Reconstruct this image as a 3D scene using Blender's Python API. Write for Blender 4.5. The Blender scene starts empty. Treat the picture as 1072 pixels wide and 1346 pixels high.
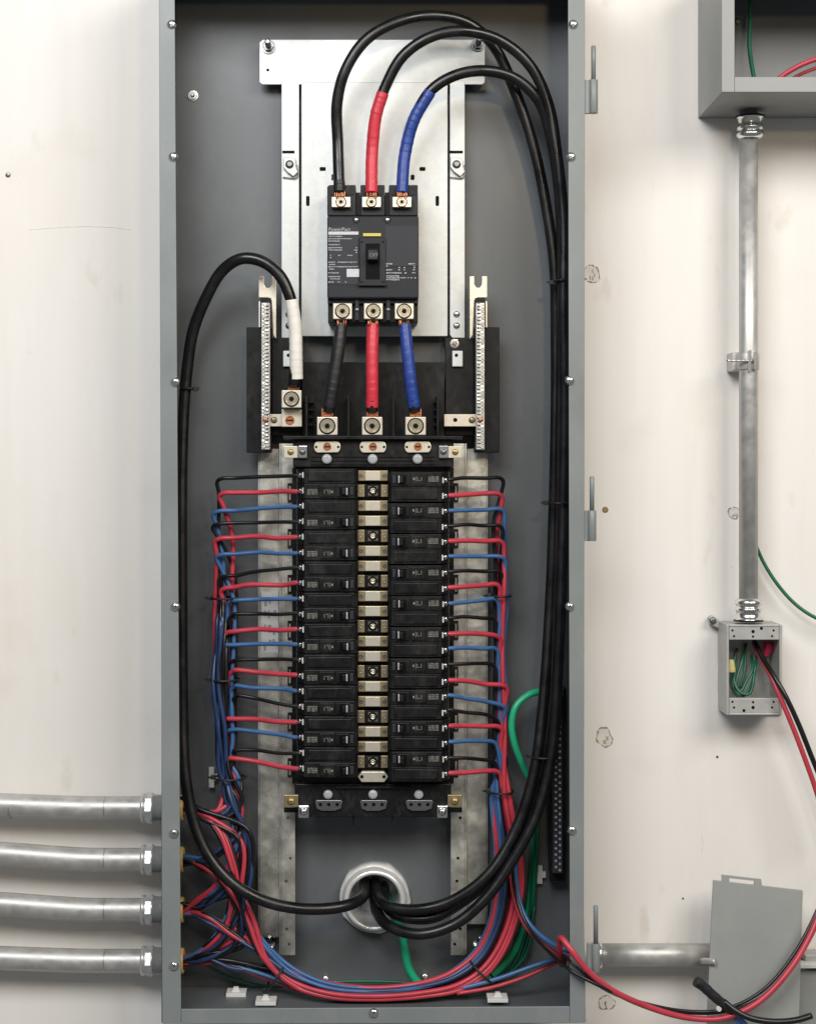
import bpy, bmesh, math, random
from mathutils import Vector, Matrix

S = bpy.context.scene
col = S.collection
rnd = random.Random(7)

# ------------------------------------------------------------------ camera, light, exposure
U = 0.00092            # metres per unit; one unit is one photo pixel on the plane of the panel's front flange
D = 2230.0             # camera distance from that plane, in units
CX, CY, Z0 = 490.0, 621.0, 1.40

cam_d = bpy.data.cameras.new('camera')
cam = bpy.data.objects.new('camera', cam_d)
col.objects.link(cam)
S.camera = cam
cam.location = (0, -D * U, Z0)
cam.rotation_euler = (math.radians(90), 0, 0)
cam_d.sensor_width = 36
cam_d.lens = 36 * D / 1346
cam_d.shift_x = 46 / 1346
cam_d.shift_y = -52 / 1346
cam_d.clip_start = 0.05
cam_d.clip_end = 100

world = bpy.data.worlds.new('World')
S.world = world
world.use_nodes = True
wbg = world.node_tree.nodes['Background']
wbg.inputs[0].default_value = (0.92, 0.96, 1.0, 1)
wbg.inputs[1].default_value = 0.165

def area(name, loc, target, sx, sy, power, colr):
    l = bpy.data.lights.new(name, 'AREA')
    l.shape = 'RECTANGLE'; l.size = sx; l.size_y = sy; l.energy = power; l.color = colr
    o = bpy.data.objects.new(name, l); col.objects.link(o)
    o.location = loc
    o.rotation_euler = (Vector(target) - Vector(loc)).to_track_quat('-Z', 'Y').to_euler()
    return o
area('lamp_cool', (-0.70, -2.3, 2.95), (0, 0.1, 1.40), 1.5, 1.0, 64, (0.96, 0.98, 1.0))
area('lamp_warm', (1.60, -2.2, 2.80), (0.3, 0.1, 1.25), 1.5, 1.0, 54, (1.0, 0.945, 0.865))
area('lamp_small', (0.41, -2.25, 2.13), (0.15, 0.1, 1.5), 0.14, 0.10, 5, (1.0, 0.78, 0.46))

S.view_settings.view_transform = 'Standard'
S.view_settings.look = 'None'
S.view_settings.exposure = 0.0
S.view_settings.gamma = 1.0
S.view_settings.use_curve_mapping = False
S.render.engine = 'CYCLES'

# ------------------------------------------------------------------ materials
def nodes_of(m):
    m.use_nodes = True
    nt = m.node_tree
    return nt, nt.nodes['Principled BSDF']

def mat(name, colr, rough=0.5, metal=0.0, var=0.0, vscale=60, bump=0.0, bscale=400, rvar=0.0, spec=0.5, spangle=0.0, coat=0.0, dust=0.0, dustcol=(0.3, 0.29, 0.27), dscale=25):
    m = bpy.data.materials.new(name)
    nt, b = nodes_of(m)
    N, L = nt.nodes, nt.links
    b.inputs['Base Color'].default_value = (*colr, 1)
    b.inputs['Roughness'].default_value = rough
    b.inputs['Metallic'].default_value = metal
    b.inputs['Specular IOR Level'].default_value = spec
    b.inputs['Coat Weight'].default_value = coat
    b.inputs['Coat Roughness'].default_value = 0.25
    tc = N.new('ShaderNodeTexCoord')
    geo = N.new('ShaderNodeNewGeometry')
    pos = geo.outputs['Position']
    if var or rvar:
        n = N.new('ShaderNodeTexNoise'); n.inputs['Scale'].default_value = vscale; n.inputs['Detail'].default_value = 6
        L.new(pos, n.inputs['Vector'])
        if var:
            r = N.new('ShaderNodeMapRange'); r.inputs['From Min'].default_value = 0.3; r.inputs['From Max'].default_value = 0.7
            r.inputs['To Min'].default_value = 1 - var; r.inputs['To Max'].default_value = 1 + var
            L.new(n.outputs['Fac'], r.inputs['Value'])
            mx = N.new('ShaderNodeMix'); mx.data_type = 'RGBA'; mx.blend_type = 'MULTIPLY'; mx.inputs['Factor'].default_value = 1
            mx.inputs['A'].default_value = (*colr, 1)
            L.new(r.outputs['Result'], mx.inputs['B'])
            out = mx.outputs['Result']
            if spangle:
                v = N.new('ShaderNodeTexVoronoi'); v.inputs['Scale'].default_value = 130
                L.new(pos, v.inputs['Vector'])
                bw = N.new('ShaderNodeRGBToBW'); L.new(v.outputs['Color'], bw.inputs['Color'])
                r2 = N.new('ShaderNodeMapRange'); r2.inputs['To Min'].default_value = 1 - spangle; r2.inputs['To Max'].default_value = 1 + spangle
                L.new(bw.outputs['Val'], r2.inputs['Value'])
                m2 = N.new('ShaderNodeMix'); m2.data_type = 'RGBA'; m2.blend_type = 'MULTIPLY'; m2.inputs['Factor'].default_value = 1
                L.new(out, m2.inputs['A']); L.new(r2.outputs['Result'], m2.inputs['B'])
                out = m2.outputs['Result']
            L.new(out, b.inputs['Base Color'])
        if rvar:
            r3 = N.new('ShaderNodeMapRange'); r3.inputs['From Min'].default_value = 0.3; r3.inputs['From Max'].default_value = 0.7
            r3.inputs['To Min'].default_value = max(0.02, rough - rvar); r3.inputs['To Max'].default_value = rough + rvar
            L.new(n.outputs['Fac'], r3.inputs['Value']); L.new(r3.outputs['Result'], b.inputs['Roughness'])
    if dust:
        mp = N.new('ShaderNodeMapping'); mp.inputs['Scale'].default_value = (1.0, 1.0, 0.55); mp.inputs['Rotation'].default_value = (0, 0.6, 0)
        L.new(pos, mp.inputs['Vector'])
        nd = N.new('ShaderNodeTexNoise'); nd.inputs['Scale'].default_value = dscale; nd.inputs['Detail'].default_value = 9; nd.inputs['Roughness'].default_value = 0.75
        L.new(mp.outputs['Vector'], nd.inputs['Vector'])
        rd = N.new('ShaderNodeMapRange'); rd.inputs['From Min'].default_value = 0.50; rd.inputs['From Max'].default_value = 0.78
        rd.inputs['To Min'].default_value = 0.0; rd.inputs['To Max'].default_value = dust
        L.new(nd.outputs['Fac'], rd.inputs['Value'])
        md = N.new('ShaderNodeMix'); md.data_type = 'RGBA'; md.inputs['B'].default_value = (*dustcol, 1)
        L.new(rd.outputs['Result'], md.inputs['Factor'])
        if b.inputs['Base Color'].links: L.new(b.inputs['Base Color'].links[0].from_socket, md.inputs['A'])
        else: md.inputs['A'].default_value = (*colr, 1)
        L.new(md.outputs['Result'], b.inputs['Base Color'])
    if bump:
        n2 = N.new('ShaderNodeTexNoise'); n2.inputs['Scale'].default_value = bscale; n2.inputs['Detail'].default_value = 3
        L.new(pos, n2.inputs['Vector'])
        bp = N.new('ShaderNodeBump'); bp.inputs['Strength'].default_value = bump; bp.inputs['Distance'].default_value = 0.001
        L.new(n2.outputs['Fac'], bp.inputs['Height']); L.new(bp.outputs['Normal'], b.inputs['Normal'])
    return m

M = {}
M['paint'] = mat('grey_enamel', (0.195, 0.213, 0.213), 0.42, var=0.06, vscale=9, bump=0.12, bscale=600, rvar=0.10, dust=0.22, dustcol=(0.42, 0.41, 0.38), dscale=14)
M['paint_shaded'] = mat('grey_enamel_shaded', (0.106, 0.115, 0.122), 0.36, var=0.06, vscale=9, bump=0.06, bscale=700, rvar=0.06, dust=0.16, dustcol=(0.30, 0.29, 0.28), dscale=12)  # same enamel darkened: shade inside the boxes is put into the colour
M['paint_box'] = mat('grey_enamel_light', (0.27, 0.28, 0.27), 0.45, var=0.06, vscale=9, bump=0.10, bscale=700, rvar=0.1, dust=0.22, dustcol=(0.45, 0.44, 0.41), dscale=14)
M['cast'] = mat('cast_grey', (0.42, 0.42, 0.40), 0.45, metal=0.3, var=0.08, vscale=90, bump=0.15, bscale=900)
M['plate'] = mat('bright_zinc_sheet', (0.56, 0.57, 0.56), 0.46, metal=0.45, var=0.07, vscale=30, spangle=0.04, bump=0.05, bscale=300, rvar=0.08)
M['galv'] = mat('galvanised_rail', (0.55, 0.535, 0.475), 0.42, metal=0.85, var=0.24, vscale=38, bump=0.12, bscale=500, rvar=0.1, spangle=0.16)
M['emt'] = mat('conduit_zinc', (0.50, 0.49, 0.47), 0.47, metal=0.6, var=0.14, vscale=60, bump=0.06, bscale=250, rvar=0.10)
M['zinc'] = mat('zinc_screw', (0.78, 0.78, 0.76), 0.22, metal=1.0, var=0.06, vscale=300)
M['steel'] = mat('dark_steel', (0.22, 0.22, 0.22), 0.35, metal=0.9, var=0.1, vscale=300)
M['chrome'] = mat('polished_bushing', (0.90, 0.89, 0.87), 0.22, metal=0.5, var=0.08, vscale=120, bump=0.15, bscale=150)
M['tin'] = mat('tinned_lug', (0.74, 0.68, 0.57), 0.36, metal=0.7, var=0.06, vscale=200)
M['tin_dark'] = mat('lug_screw', (0.55, 0.50, 0.40), 0.30, metal=0.9, var=0.1, vscale=300)
M['bus'] = mat('tinned_bus', (0.36, 0.29, 0.17), 0.40, metal=0.8, var=0.10, vscale=150)
M['brass'] = mat('brass', (0.55, 0.40, 0.16), 0.38, metal=0.8, var=0.12, vscale=200)
M['copper'] = mat('copper_strand', (0.42, 0.17, 0.09), 0.38, metal=0.85, var=0.4, vscale=400)
M['bar'] = mat('aluminium_bar', (0.72, 0.71, 0.68), 0.35, metal=0.8, var=0.15, vscale=260)
M['black'] = mat('black_plastic', (0.0065, 0.0065, 0.007), 0.40, var=0.2, vscale=90, bump=0.08, bscale=900, rvar=0.08, spec=0.25, dust=0.10, dscale=45)
M['breaker'] = mat('charcoal_moulding', (0.020, 0.0215, 0.026), 0.46, var=0.08, vscale=70, bump=0.08, bscale=1500, spec=0.25)
M['label_dark'] = mat('dark_sticker', (0.032, 0.032, 0.041), 0.40, var=0.05, spec=0.25)
M['ink'] = mat('white_print', (0.42, 0.42, 0.43), 0.6)
M['ink_dim'] = mat('worn_print', (0.20, 0.19, 0.16), 0.6, var=0.3, vscale=300)
M['sticker'] = mat('pale_sticker', (0.55, 0.55, 0.56), 0.6, var=0.08, vscale=400)
M['yellow'] = mat('yellow_mark', (0.60, 0.50, 0.10), 0.5)
M['ring_void'] = mat('recess', (0.004, 0.004, 0.004), 0.6, spec=0.1)
M['fitting'] = mat('fitting_zinc', (0.62, 0.62, 0.60), 0.30, metal=0.6, var=0.10, vscale=200)
M['throat'] = mat('throat_painted_sheen', (0.90, 0.89, 0.92), 0.25, metal=0.25, var=0.35, vscale=45)  # near-white colour stands in for bright reflections inside the tube
M['cable'] = mat('cable_black', (0.006, 0.006, 0.0068), 0.31, var=0.2, vscale=40, bump=0.10, bscale=120, rvar=0.10, dust=0.05, dscale=60)
M['wire_black'] = mat('wire_black', (0.008, 0.008, 0.009), 0.32, var=0.15, vscale=60)
M['wire_red'] = mat('wire_red', (0.47, 0.042, 0.065), 0.36, var=0.10, vscale=50)
M['wire_blue'] = mat('wire_blue', (0.046, 0.122, 0.28), 0.33, var=0.12, vscale=50)
M['wire_navy'] = mat('wire_navy', (0.020, 0.042, 0.115), 0.35, var=0.12, vscale=50)  # blue insulation darkened, so the bundle's shade is part of the colour
M['wire_green'] = mat('wire_green', (0.008, 0.11, 0.06), 0.35, var=0.12, vscale=50)
M['green_cable'] = mat('green_cable', (0.018, 0.38, 0.19), 0.33, var=0.1, vscale=50)
M['tape_red'] = mat('tape_red', (0.58, 0.035, 0.055), 0.42, var=0.10, vscale=60, bump=0.35, bscale=160, rvar=0.08)
M['tape_blue'] = mat('tape_blue', (0.018, 0.05, 0.25), 0.40, var=0.15, vscale=60, bump=0.35, bscale=160, rvar=0.08)
M['tape_white'] = mat('tape_white', (0.78, 0.75, 0.68), 0.50, var=0.05, vscale=60, bump=0.35, bscale=160, rvar=0.08)
M['tape_black'] = mat('tape_black', (0.012, 0.012, 0.014), 0.48, var=0.15, vscale=60, bump=0.35, bscale=160, rvar=0.08)
M['white_plastic'] = mat('white_nylon', (0.62, 0.62, 0.60), 0.5, var=0.05)
M['cap'] = mat('clear_cap', (0.38, 0.39, 0.41), 0.22, var=0.05)
M['bushing'] = mat('insulated_throat', (0.62, 0.42, 0.14), 0.45, var=0.1, vscale=200)
M['knot'] = mat('knot_edge', (0.33, 0.27, 0.21), 0.8, var=0.5, vscale=300)
M['knot_in'] = mat('knot_fill', (0.68, 0.64, 0.575), 0.7, var=0.10, vscale=120)
M['crack'] = mat('hairline_crack', (0.70, 0.64, 0.59), 0.8, var=0.2, vscale=120)
M['rust'] = mat('rusty_screw', (0.33, 0.22, 0.10), 0.6, metal=0.4, var=0.3, vscale=400)
M['mark'] = mat('pencil_mark', (0.10, 0.10, 0.10), 0.8)
M['red_nut'] = mat('red_connector', (0.55, 0.03, 0.10), 0.4)
M['yellow_nut'] = mat('yellow_connector', (0.62, 0.52, 0.22), 0.45)

def wall_material():
    m = bpy.data.materials.new('painted_plywood')
    nt, b = nodes_of(m); N, L = nt.nodes, nt.links
    pos = N.new('ShaderNodeNewGeometry').outputs['Position']
    def noise(scale, detail, mapping=None, dist=0.0):
        v = pos
        if mapping:
            mp = N.new('ShaderNodeMapping'); mp.inputs['Scale'].default_value = mapping
            L.new(pos, mp.inputs['Vector']); v = mp.outputs['Vector']
        n = N.new('ShaderNodeTexNoise'); n.inputs['Scale'].default_value = scale; n.inputs['Detail'].default_value = detail
        n.inputs['Distortion'].default_value = dist
        L.new(v, n.inputs['Vector']); return n.outputs['Fac']
    def ramp(fac, stops):
        r = N.new('ShaderNodeValToRGB'); L.new(fac, r.inputs['Fac'])
        e = r.color_ramp.elements
        e[0].position, e[0].color = stops[0][0], (*stops[0][1], 1)
        e[1].position, e[1].color = stops[-1][0], (*stops[-1][1], 1)
        for p, c in stops[1:-1]:
            x = e.new(p); x.color = (*c, 1)
        return r.outputs['Color']
    def mul(a, c, f=1.0):
        x = N.new('ShaderNodeMix'); x.data_type = 'RGBA'; x.blend_type = 'MULTIPLY'; x.inputs['Factor'].default_value = f
        L.new(a, x.inputs['A']); L.new(c, x.inputs['B']); return x.outputs['Result']
    base = ramp(noise(2.2, 4), [(0.3, (0.765, 0.725, 0.675)), (0.7, (0.785, 0.76, 0.73))])
    grain = ramp(noise(5, 8, (9, 9, 0.9), 0.6), [(0.30, (0.975, 0.97, 0.96)), (0.62, (1, 1, 1))])
    blot = ramp(noise(7, 5), [(0.27, (0.95, 0.935, 0.91)), (0.42, (1, 1, 1))])
    scuff = ramp(noise(24, 6, (1, 1, 0.45)), [(0.25, (0.89, 0.865, 0.83)), (0.34, (1, 1, 1))])
    c = mul(mul(mul(base, grain), blot), scuff)
    speck = ramp(noise(160, 2), [(0.18, (0.6, 0.55, 0.5)), (0.24, (1, 1, 1))])
    L.new(mul(c, speck, 0.6), b.inputs['Base Color'])
    b.inputs['Roughness'].default_value = 0.55
    b1 = N.new('ShaderNodeBump'); b1.inputs['Strength'].default_value = 0.18; b1.inputs['Distance'].default_value = 0.002
    L.new(noise(18, 6, (1.5, 1.5, 0.9), 0.4), b1.inputs['Height'])
    b2 = N.new('ShaderNodeBump'); b2.inputs['Strength'].default_value = 0.10; b2.inputs['Distance'].default_value = 0.001
    L.new(noise(350, 3), b2.inputs['Height']); L.new(b1.outputs['Normal'], b2.inputs['Normal'])
    L.new(b2.outputs['Normal'], b.inputs['Normal'])
    return m
M['wall'] = wall_material()

# ------------------------------------------------------------------ helpers
def k(d): return (D + d) / D
def W(x, y, d):                       # photo position + depth behind the flange plane -> world point
    s = k(d) * U
    return Vector(((x - CX) * s, d * U, Z0 - (y - CY) * s))

WORLD = {}                            # world location of each object, for parenting

def thing(name, label, cat, loc, group=None, kind=None):
    o = bpy.data.objects.new(name, None)
    o.empty_display_size = 0.02
    col.objects.link(o); o.location = loc; WORLD[o] = Vector(loc)
    tag(o, label, cat, group, kind)
    return o

def tag(o, label=None, cat=None, group=None, kind=None):
    if label: o['label'] = label
    if cat: o['category'] = cat
    if group: o['group'] = group
    if kind: o['kind'] = kind
    return o

class MB:
    def __init__(self): self.bm = bmesh.new()
    def hexa(self, f, b):             # front quad (4 world points, clockwise seen from camera), back quad
        v = [self.bm.verts.new(p) for p in list(f) + list(b)]
        for q in ((0, 1, 2, 3), (7, 6, 5, 4), (0, 4, 5, 1), (1, 5, 6, 2), (2, 6, 7, 3), (3, 7, 4, 0)):
            self.bm.faces.new([v[i] for i in q])
        return self
    def box(self, x0, x1, y0, y1, d0, d1):
        f = [W(x0, y0, d0), W(x1, y0, d0), W(x1, y1, d0), W(x0, y1, d0)]
        off = Vector((0, (d1 - d0) * U, 0))
        return self.hexa(f, [p + off for p in f])
    def prism(self, pts, d0, d1):     # outline in photo positions at depth d0 (or own depth as third value), straight back
        f = [W(p[0], p[1], p[2] if len(p) > 2 else d0) for p in pts]
        off = Vector((0, (d1 - d0) * U, 0))
        a = [self.bm.verts.new(p) for p in f]; b = [self.bm.verts.new(p + off) for p in f]
        self.bm.faces.new(a); self.bm.faces.new(b[::-1])
        n = len(a)
        for i in range(n):
            self.bm.faces.new([a[i], b[i], b[(i + 1) % n], a[(i + 1) % n]])
        return self
    def lathe(self, c, axis, prof, seg=16, smooth=True, caps=True):   # prof: (along, radius) in units
        axis = Vector(axis).normalized()
        t = Vector((0, 0, 1)) if abs(axis.z) < 0.9 else Vector((1, 0, 0))
        e1 = axis.cross(t).normalized(); e2 = axis.cross(e1)
        rings = []
        for a, r in prof:
            ring = []
            for i in range(seg):
                th = 2 * math.pi * i / seg
                ring.append(self.bm.verts.new(c + axis * (a * U) + (e1 * math.cos(th) + e2 * math.sin(th)) * (max(r, 0.01) * U)))
            rings.append(ring)
        for a, b in zip(rings, rings[1:]):
            for i in range(seg):
                f = self.bm.faces.new([a[i], a[(i + 1) % seg], b[(i + 1) % seg], b[i]]); f.smooth = smooth
        if caps:
            self.bm.faces.new(rings[0][::-1]); self.bm.faces.new(rings[-1])
        return self
    def tube(self, pts, r, seg=8, samples=8, raw=False, squash=None):     # pts in (x,y,d); r number or function of 0..1
        P = pts if raw else [W(*p) for p in pts]
        Q = catmull(P, samples)
        n = len(Q)
        tang = [(Q[min(i + 1, n - 1)] - Q[max(i - 1, 0)]).normalized() for i in range(n)]
        up = Vector((0, -1, 0))
        if abs(tang[0].dot(up)) > 0.9: up = Vector((0, 0, 1))
        nrm = (up - tang[0] * up.dot(tang[0])).normalized()
        rings = []
        for i in range(n):
            nrm = (nrm - tang[i] * nrm.dot(tang[i])).normalized()
            bi = tang[i].cross(nrm)
            rr = (r(i / (n - 1)) if callable(r) else r) * U
            rings.append([self.bm.verts.new(Q[i] + (nrm * math.cos(2 * math.pi * j / seg) + bi * math.sin(2 * math.pi * j / seg)) * rr) for j in range(seg)])
        for a, b in zip(rings, rings[1:]):
            for j in range(seg):
                f = self.bm.faces.new([a[j], a[(j + 1) % seg], b[(j + 1) % seg], b[j]]); f.smooth = True
        self.bm.faces.new(rings[0][::-1]); self.bm.faces.new(rings[-1])
        return self
    def build(self, name, m, parent=None, bevel=0.0, seg=2):
        bmesh.ops.recalc_face_normals(self.bm, faces=self.bm.faces)
        me = bpy.data.meshes.new(name)
        c = sum((v.co for v in self.bm.verts), Vector()) / len(self.bm.verts)
        bmesh.ops.translate(self.bm, verts=self.bm.verts, vec=-c)
        self.bm.to_mesh(me); self.bm.free()
        me.materials.append(M[m])
        o = bpy.data.objects.new(name, me); col.objects.link(o)
        WORLD[o] = c
        if parent is not None:
            o.parent = parent; o.location = c - WORLD[parent]
        else:
            o.location = c
        if bevel:
            b = o.modifiers.new('bevel', 'BEVEL'); b.width = bevel * U; b.segments = seg; b.limit_method = 'ANGLE'; b.angle_limit = math.radians(50)
        return o

def catmull(P, s):
    if len(P) == 2: return [P[0].lerp(P[1], i / s) for i in range(s + 1)]
    out = []
    E = [P[0] * 2 - P[1]] + list(P) + [P[-1] * 2 - P[-2]]
    for i in range(1, len(E) - 2):
        p0, p1, p2, p3 = E[i - 1:i + 3]
        # centripetal parametrisation keeps bends round
        t0 = 0; t1 = t0 + max((p1 - p0).length, 1e-6) ** 0.5; t2 = t1 + max((p2 - p1).length, 1e-6) ** 0.5; t3 = t2 + max((p3 - p2).length, 1e-6) ** 0.5
        for j in range(s):
            t = t1 + (t2 - t1) * j / s
            a1 = p0 * ((t1 - t) / (t1 - t0)) + p1 * ((t - t0) / (t1 - t0))
            a2 = p1 * ((t2 - t) / (t2 - t1)) + p2 * ((t - t1) / (t2 - t1))
            a3 = p2 * ((t3 - t) / (t3 - t2)) + p3 * ((t - t2) / (t3 - t2))
            b1 = a1 * ((t2 - t) / (t2 - t0)) + a2 * ((t - t0) / (t2 - t0))
            b2 = a2 * ((t3 - t) / (t3 - t1)) + a3 * ((t - t1) / (t3 - t1))
            out.append(b1 * ((t2 - t) / (t2 - t1)) + b2 * ((t - t1) / (t2 - t1)))
    out.append(P[-1])
    return out

TOCAM = (0, -1, 0)
def copy_tree(o, parent=None, loc=None):
    c = o.copy(); col.objects.link(c); c.parent = parent
    if loc is not None: c.location = loc; WORLD[c] = Vector(loc)
    for ch in list(o.children): copy_tree(ch, c)
    return c

def dome_screw(x, y, d, r, parent, m='zinc', name='screw', turn=0.0):
    s = MB().lathe(W(x, y, d), TOCAM, [(0, r), (0.22 * r, r), (0.5 * r, 0.85 * r), (0.72 * r, 0.55 * r), (0.8 * r, 0.15 * r)], 14).build(name, m, parent)
    q = MB(); a = turn
    for t in (a, a + math.pi / 2):
        c, sn = math.cos(t), math.sin(t); l, w = 0.5 * r, 0.1 * r
        pts = [(x + c * u - sn * v, y + sn * u + c * v) for u, v in ((-l, -w), (l, -w), (l, w), (-l, w))]
        q.prism(pts, d - 0.84 * r, d - 0.5 * r)
    q.build('recess', 'steel', s)
    return s

def hex_bolt(x, y, d, r, length, parent, m='zinc', name='bolt', tilt=(0, -1, 0)):
    b = MB().lathe(W(x, y, d), tilt, [(0, r * 1.5), (1.5, r * 1.5), (1.6, r * 1.25), (1.7, r * 1.25)], 20, smooth=False)
    b.lathe(W(x, y, d), tilt, [(1.7, r * 1.15), (r * 1.0, r * 1.15)], 6, smooth=False)
    prof = []
    z = r * 1.0
    while z < length:
        prof += [(z, r * 0.62), (z + 0.7, r * 0.52)]; z += 1.4
    prof += [(length + 0.8, r * 0.35)]
    b.lathe(W(x, y, d), tilt, prof, 12)
    return b.build(name, m, parent)

def lug(x, y, w, h, d, depth, parent, m='tin', rs=0.42, part='lug', stuffm='tin_dark'):
    l = MB().box(x - w / 2, x + w / 2, y - h / 2, y + h / 2, d, d + depth).build(part, m, parent, bevel=1.0)
    r = min(w, h) * rs * 1.05
    MB().lathe(W(x, y, d), TOCAM, [(0.6, r * 0.92), (1.6, r * 0.88), (1.6, r * 0.74), (0.7, r * 0.70), (0.7, r * 0.62), (1.3, r * 0.58), (1.3, r * 0.40), (0.62, r * 0.34), (0.6, 0.05)], 20, smooth=False).build('set_screw', stuffm, l)
    MB().lathe(W(x, y, d), TOCAM, [(0.1, r * 1.06), (0.45, r * 1.06), (0.5, r * 0.9)], 24).build('gap_ring', 'ring_void', l)
    MB().lathe(W(x, y, d), TOCAM, [(0.6, r * 0.35), (0.75, r * 0.3)], 6, smooth=False).build('socket', 'ring_void', l)
    return l

def text_mesh(name, body, x, y, d, size, m, parent, rotz=0.0):
    cu = bpy.data.curves.new(name, 'FONT'); cu.body = body; cu.size = size * U * 1.35; cu.align_x = 'LEFT'; cu.resolution_u = 2
    t = bpy.data.objects.new(name, cu); col.objects.link(t)
    dg = bpy.context.evaluated_depsgraph_get()
    me = bpy.data.meshes.new_from_object(t.evaluated_get(dg))
    bpy.data.objects.remove(t); bpy.data.curves.remove(cu)
    me.transform(Matrix.Rotation(math.radians(90), 4, 'X') @ Matrix.Rotation(rotz, 4, 'Z'))
    me.materials.clear(); me.materials.append(M[m])
    o = bpy.data.objects.new(name, me); col.objects.link(o)
    WORLD[o] = W(x, y, d); o.parent = parent; o.location = WORLD[o] - WORLD[parent]
    return o

ORD = ['first', 'second', 'third', 'fourth', 'fifth', 'sixth', 'seventh', 'eighth', 'ninth', 'tenth']

# ------------------------------------------------------------------ the setting: wall
WALL = 163
BACK = 159
hx, hz = W(492, 0, BACK).x, W(0, 1178, BACK).z
hs = 33.5 * U
wa, wc = W(-350, 1700, WALL), W(1450, -350, WALL)
wmb = MB()
def addbox(b, x0, x1, z0, z1, y0, y1):
    f = [Vector((x0, y0, z1)), Vector((x1, y0, z1)), Vector((x1, y0, z0)), Vector((x0, y0, z0))]
    return b.hexa(f, [p + Vector((0, y1 - y0, 0)) for p in f])
def holed(b, x0, x1, z0, z1, y0, y1):
    addbox(b, x0, hx - hs, z0, z1, y0, y1); addbox(b, hx + hs, x1, z0, z1, y0, y1)
    addbox(b, hx - hs, hx + hs, z0, hz - hs, y0, y1); addbox(b, hx - hs, hx + hs, hz + hs, z1, y0, y1)
    return b
wall = holed(wmb, wa.x, wc.x, wa.z, wc.z, WALL * U, (WALL + 30) * U).build('wall', 'wall')
tag(wall, 'cream painted plywood wall behind the panel', None, kind='structure')
def knot(x, y, rx, ry, seed):
    r = random.Random(seed)
    n = 26
    ph = [r.uniform(0, 6.28) for _ in range(4)]
    def rad(t): return 1 + 0.10 * math.sin(2 * t + ph[0]) + 0.07 * math.sin(3 * t + ph[1]) + 0.05 * math.sin(5 * t + ph[2]) + 0.03 * math.sin(9 * t + ph[3])
    pts = [(x + rx * rad(t) * math.cos(t), y + ry * rad(t) * math.sin(t)) for t in [2 * math.pi * i / n for i in range(n)]]
    kd = MB().prism(pts, WALL - 0.5, WALL + 1).build('knot', 'knot_in', wall)
    ring = MB()
    for i in range(n):
        a, b = pts[i], pts[(i + 1) % n]
        if r.random() < 0.15: continue
        def sh(p, s): return (x + (p[0] - x) * s, y + (p[1] - y) * s)
        w = 0.02 + 0.13 * r.random() ** 1.6
        ring.prism([sh(a, 1 + w * .4), sh(b, 1 + w * .4), sh(b, 1 - w), sh(a, 1 - w)], WALL - 1.0, WALL + 1)
    for i in range(4):
        u, v = r.uniform(-.45, .45) * rx, r.uniform(-.5, .4) * ry
        ring.prism([(x + u, y + v), (x + u + 1.2, y + v), (x + u + 1.4, y + v + ry * .35), (x + u + .2, y + v + ry * .4)], WALL - 1.0, WALL + 1)
    ring.build('crack', 'knot', kd)
knot(777, 360, 10.5, 12.5, 1); knot(794, 969, 10.5, 12.5, 2); knot(964, 674, 7, 8.5, 3); knot(797, 1318, 10, 10, 4)
def crack(pts, w):
    b = MB()
    for (x0, y0), (x1, y1) in zip(pts, pts[1:]):
        a = math.atan2(y1 - y0, x1 - x0); nx, ny = -math.sin(a) * w / 2, math.cos(a) * w / 2
        b.prism([(x0 + nx, y0 + ny), (x1 + nx, y1 + ny), (x1 - nx, y1 - ny), (x0 - nx, y0 - ny)], WALL - 0.4, WALL + 1)
    b.build('crack', 'crack', wall)
crack([(38, 302), (62, 300), (92, 298), (120, 297.5), (150, 299), (172, 302)], 0.55)
crack([(922, 1098), (924, 1110), (921, 1122)], 1.0)
MB().lathe(W(11, 230, WALL), TOCAM, [(0, 4), (1.5, 3.2), (2.0, 1)], 8, smooth=False).build('nail_head', 'steel', wall)
MB().lathe(W(795, 670, WALL), TOCAM, [(0, 4.5), (1.5, 3.8), (1.0, 2), (0.9, 0.5)], 10).build('nail_head', 'rust', wall)
MB().lathe(W(942, 995, WALL), TOCAM, [(0, 2), (1, 1.4)], 7).build('nail_head', 'steel', wall)
MB().lathe(W(897, 1181, WALL), TOCAM, [(0, 1.6), (1, 1)], 7).build('nail_head', 'steel', wall)

# ------------------------------------------------------------------ the panel enclosure
BACK = 159
enc = thing('panel_enclosure', 'tall open grey steel electrical panel box fixed to the cream wall', 'panel box', W(490, 1345, BACK))
wl0, wr0 = W(212, 0, 0).x, W(767, 0, 0).x
def wbox(x0, x1, z0, z1, y0, y1):
    f = [Vector((x0, y0, z1)), Vector((x1, y0, z1)), Vector((x1, y0, z0)), Vector((x0, y0, z0))]
    return MB().hexa(f, [p + Vector((0, y1 - y0, 0)) for p in f])
zt, zb = W(0, -72, 0).z, W(0, 1345, 0).z
t = 2 * U
holed(MB(), wl0, wr0, zb, zt, BACK * U, (BACK + 2.6) * U).build('back_panel', 'paint_shaded', enc)
wbox(wl0, wl0 + t, zb, zt, 2.6 * U, (BACK - .05) * U).build('side_wall', 'paint_shaded', enc)
wbox(wr0 - t, wr0, zb, zt, 2.6 * U, (BACK - .05) * U).build('side_wall', 'paint_shaded', enc)
wbox(wl0 + t, wr0 - t, zb, zb + t, 2.6 * U, (BACK - .05) * U).build('bottom_wall', 'paint_shaded', enc)
wbox(wl0 + t, wr0 - t, zt - t, zt, 2.6 * U, (BACK - .05) * U).build('top_wall', 'paint_shaded', enc)
MB().prism([(208.8, -72), (229.2, -72), (238, 1325.5), (238, 1346), (213.5, 1346)], 0, 2.5).build('flange', 'paint', enc, bevel=0.7)
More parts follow.
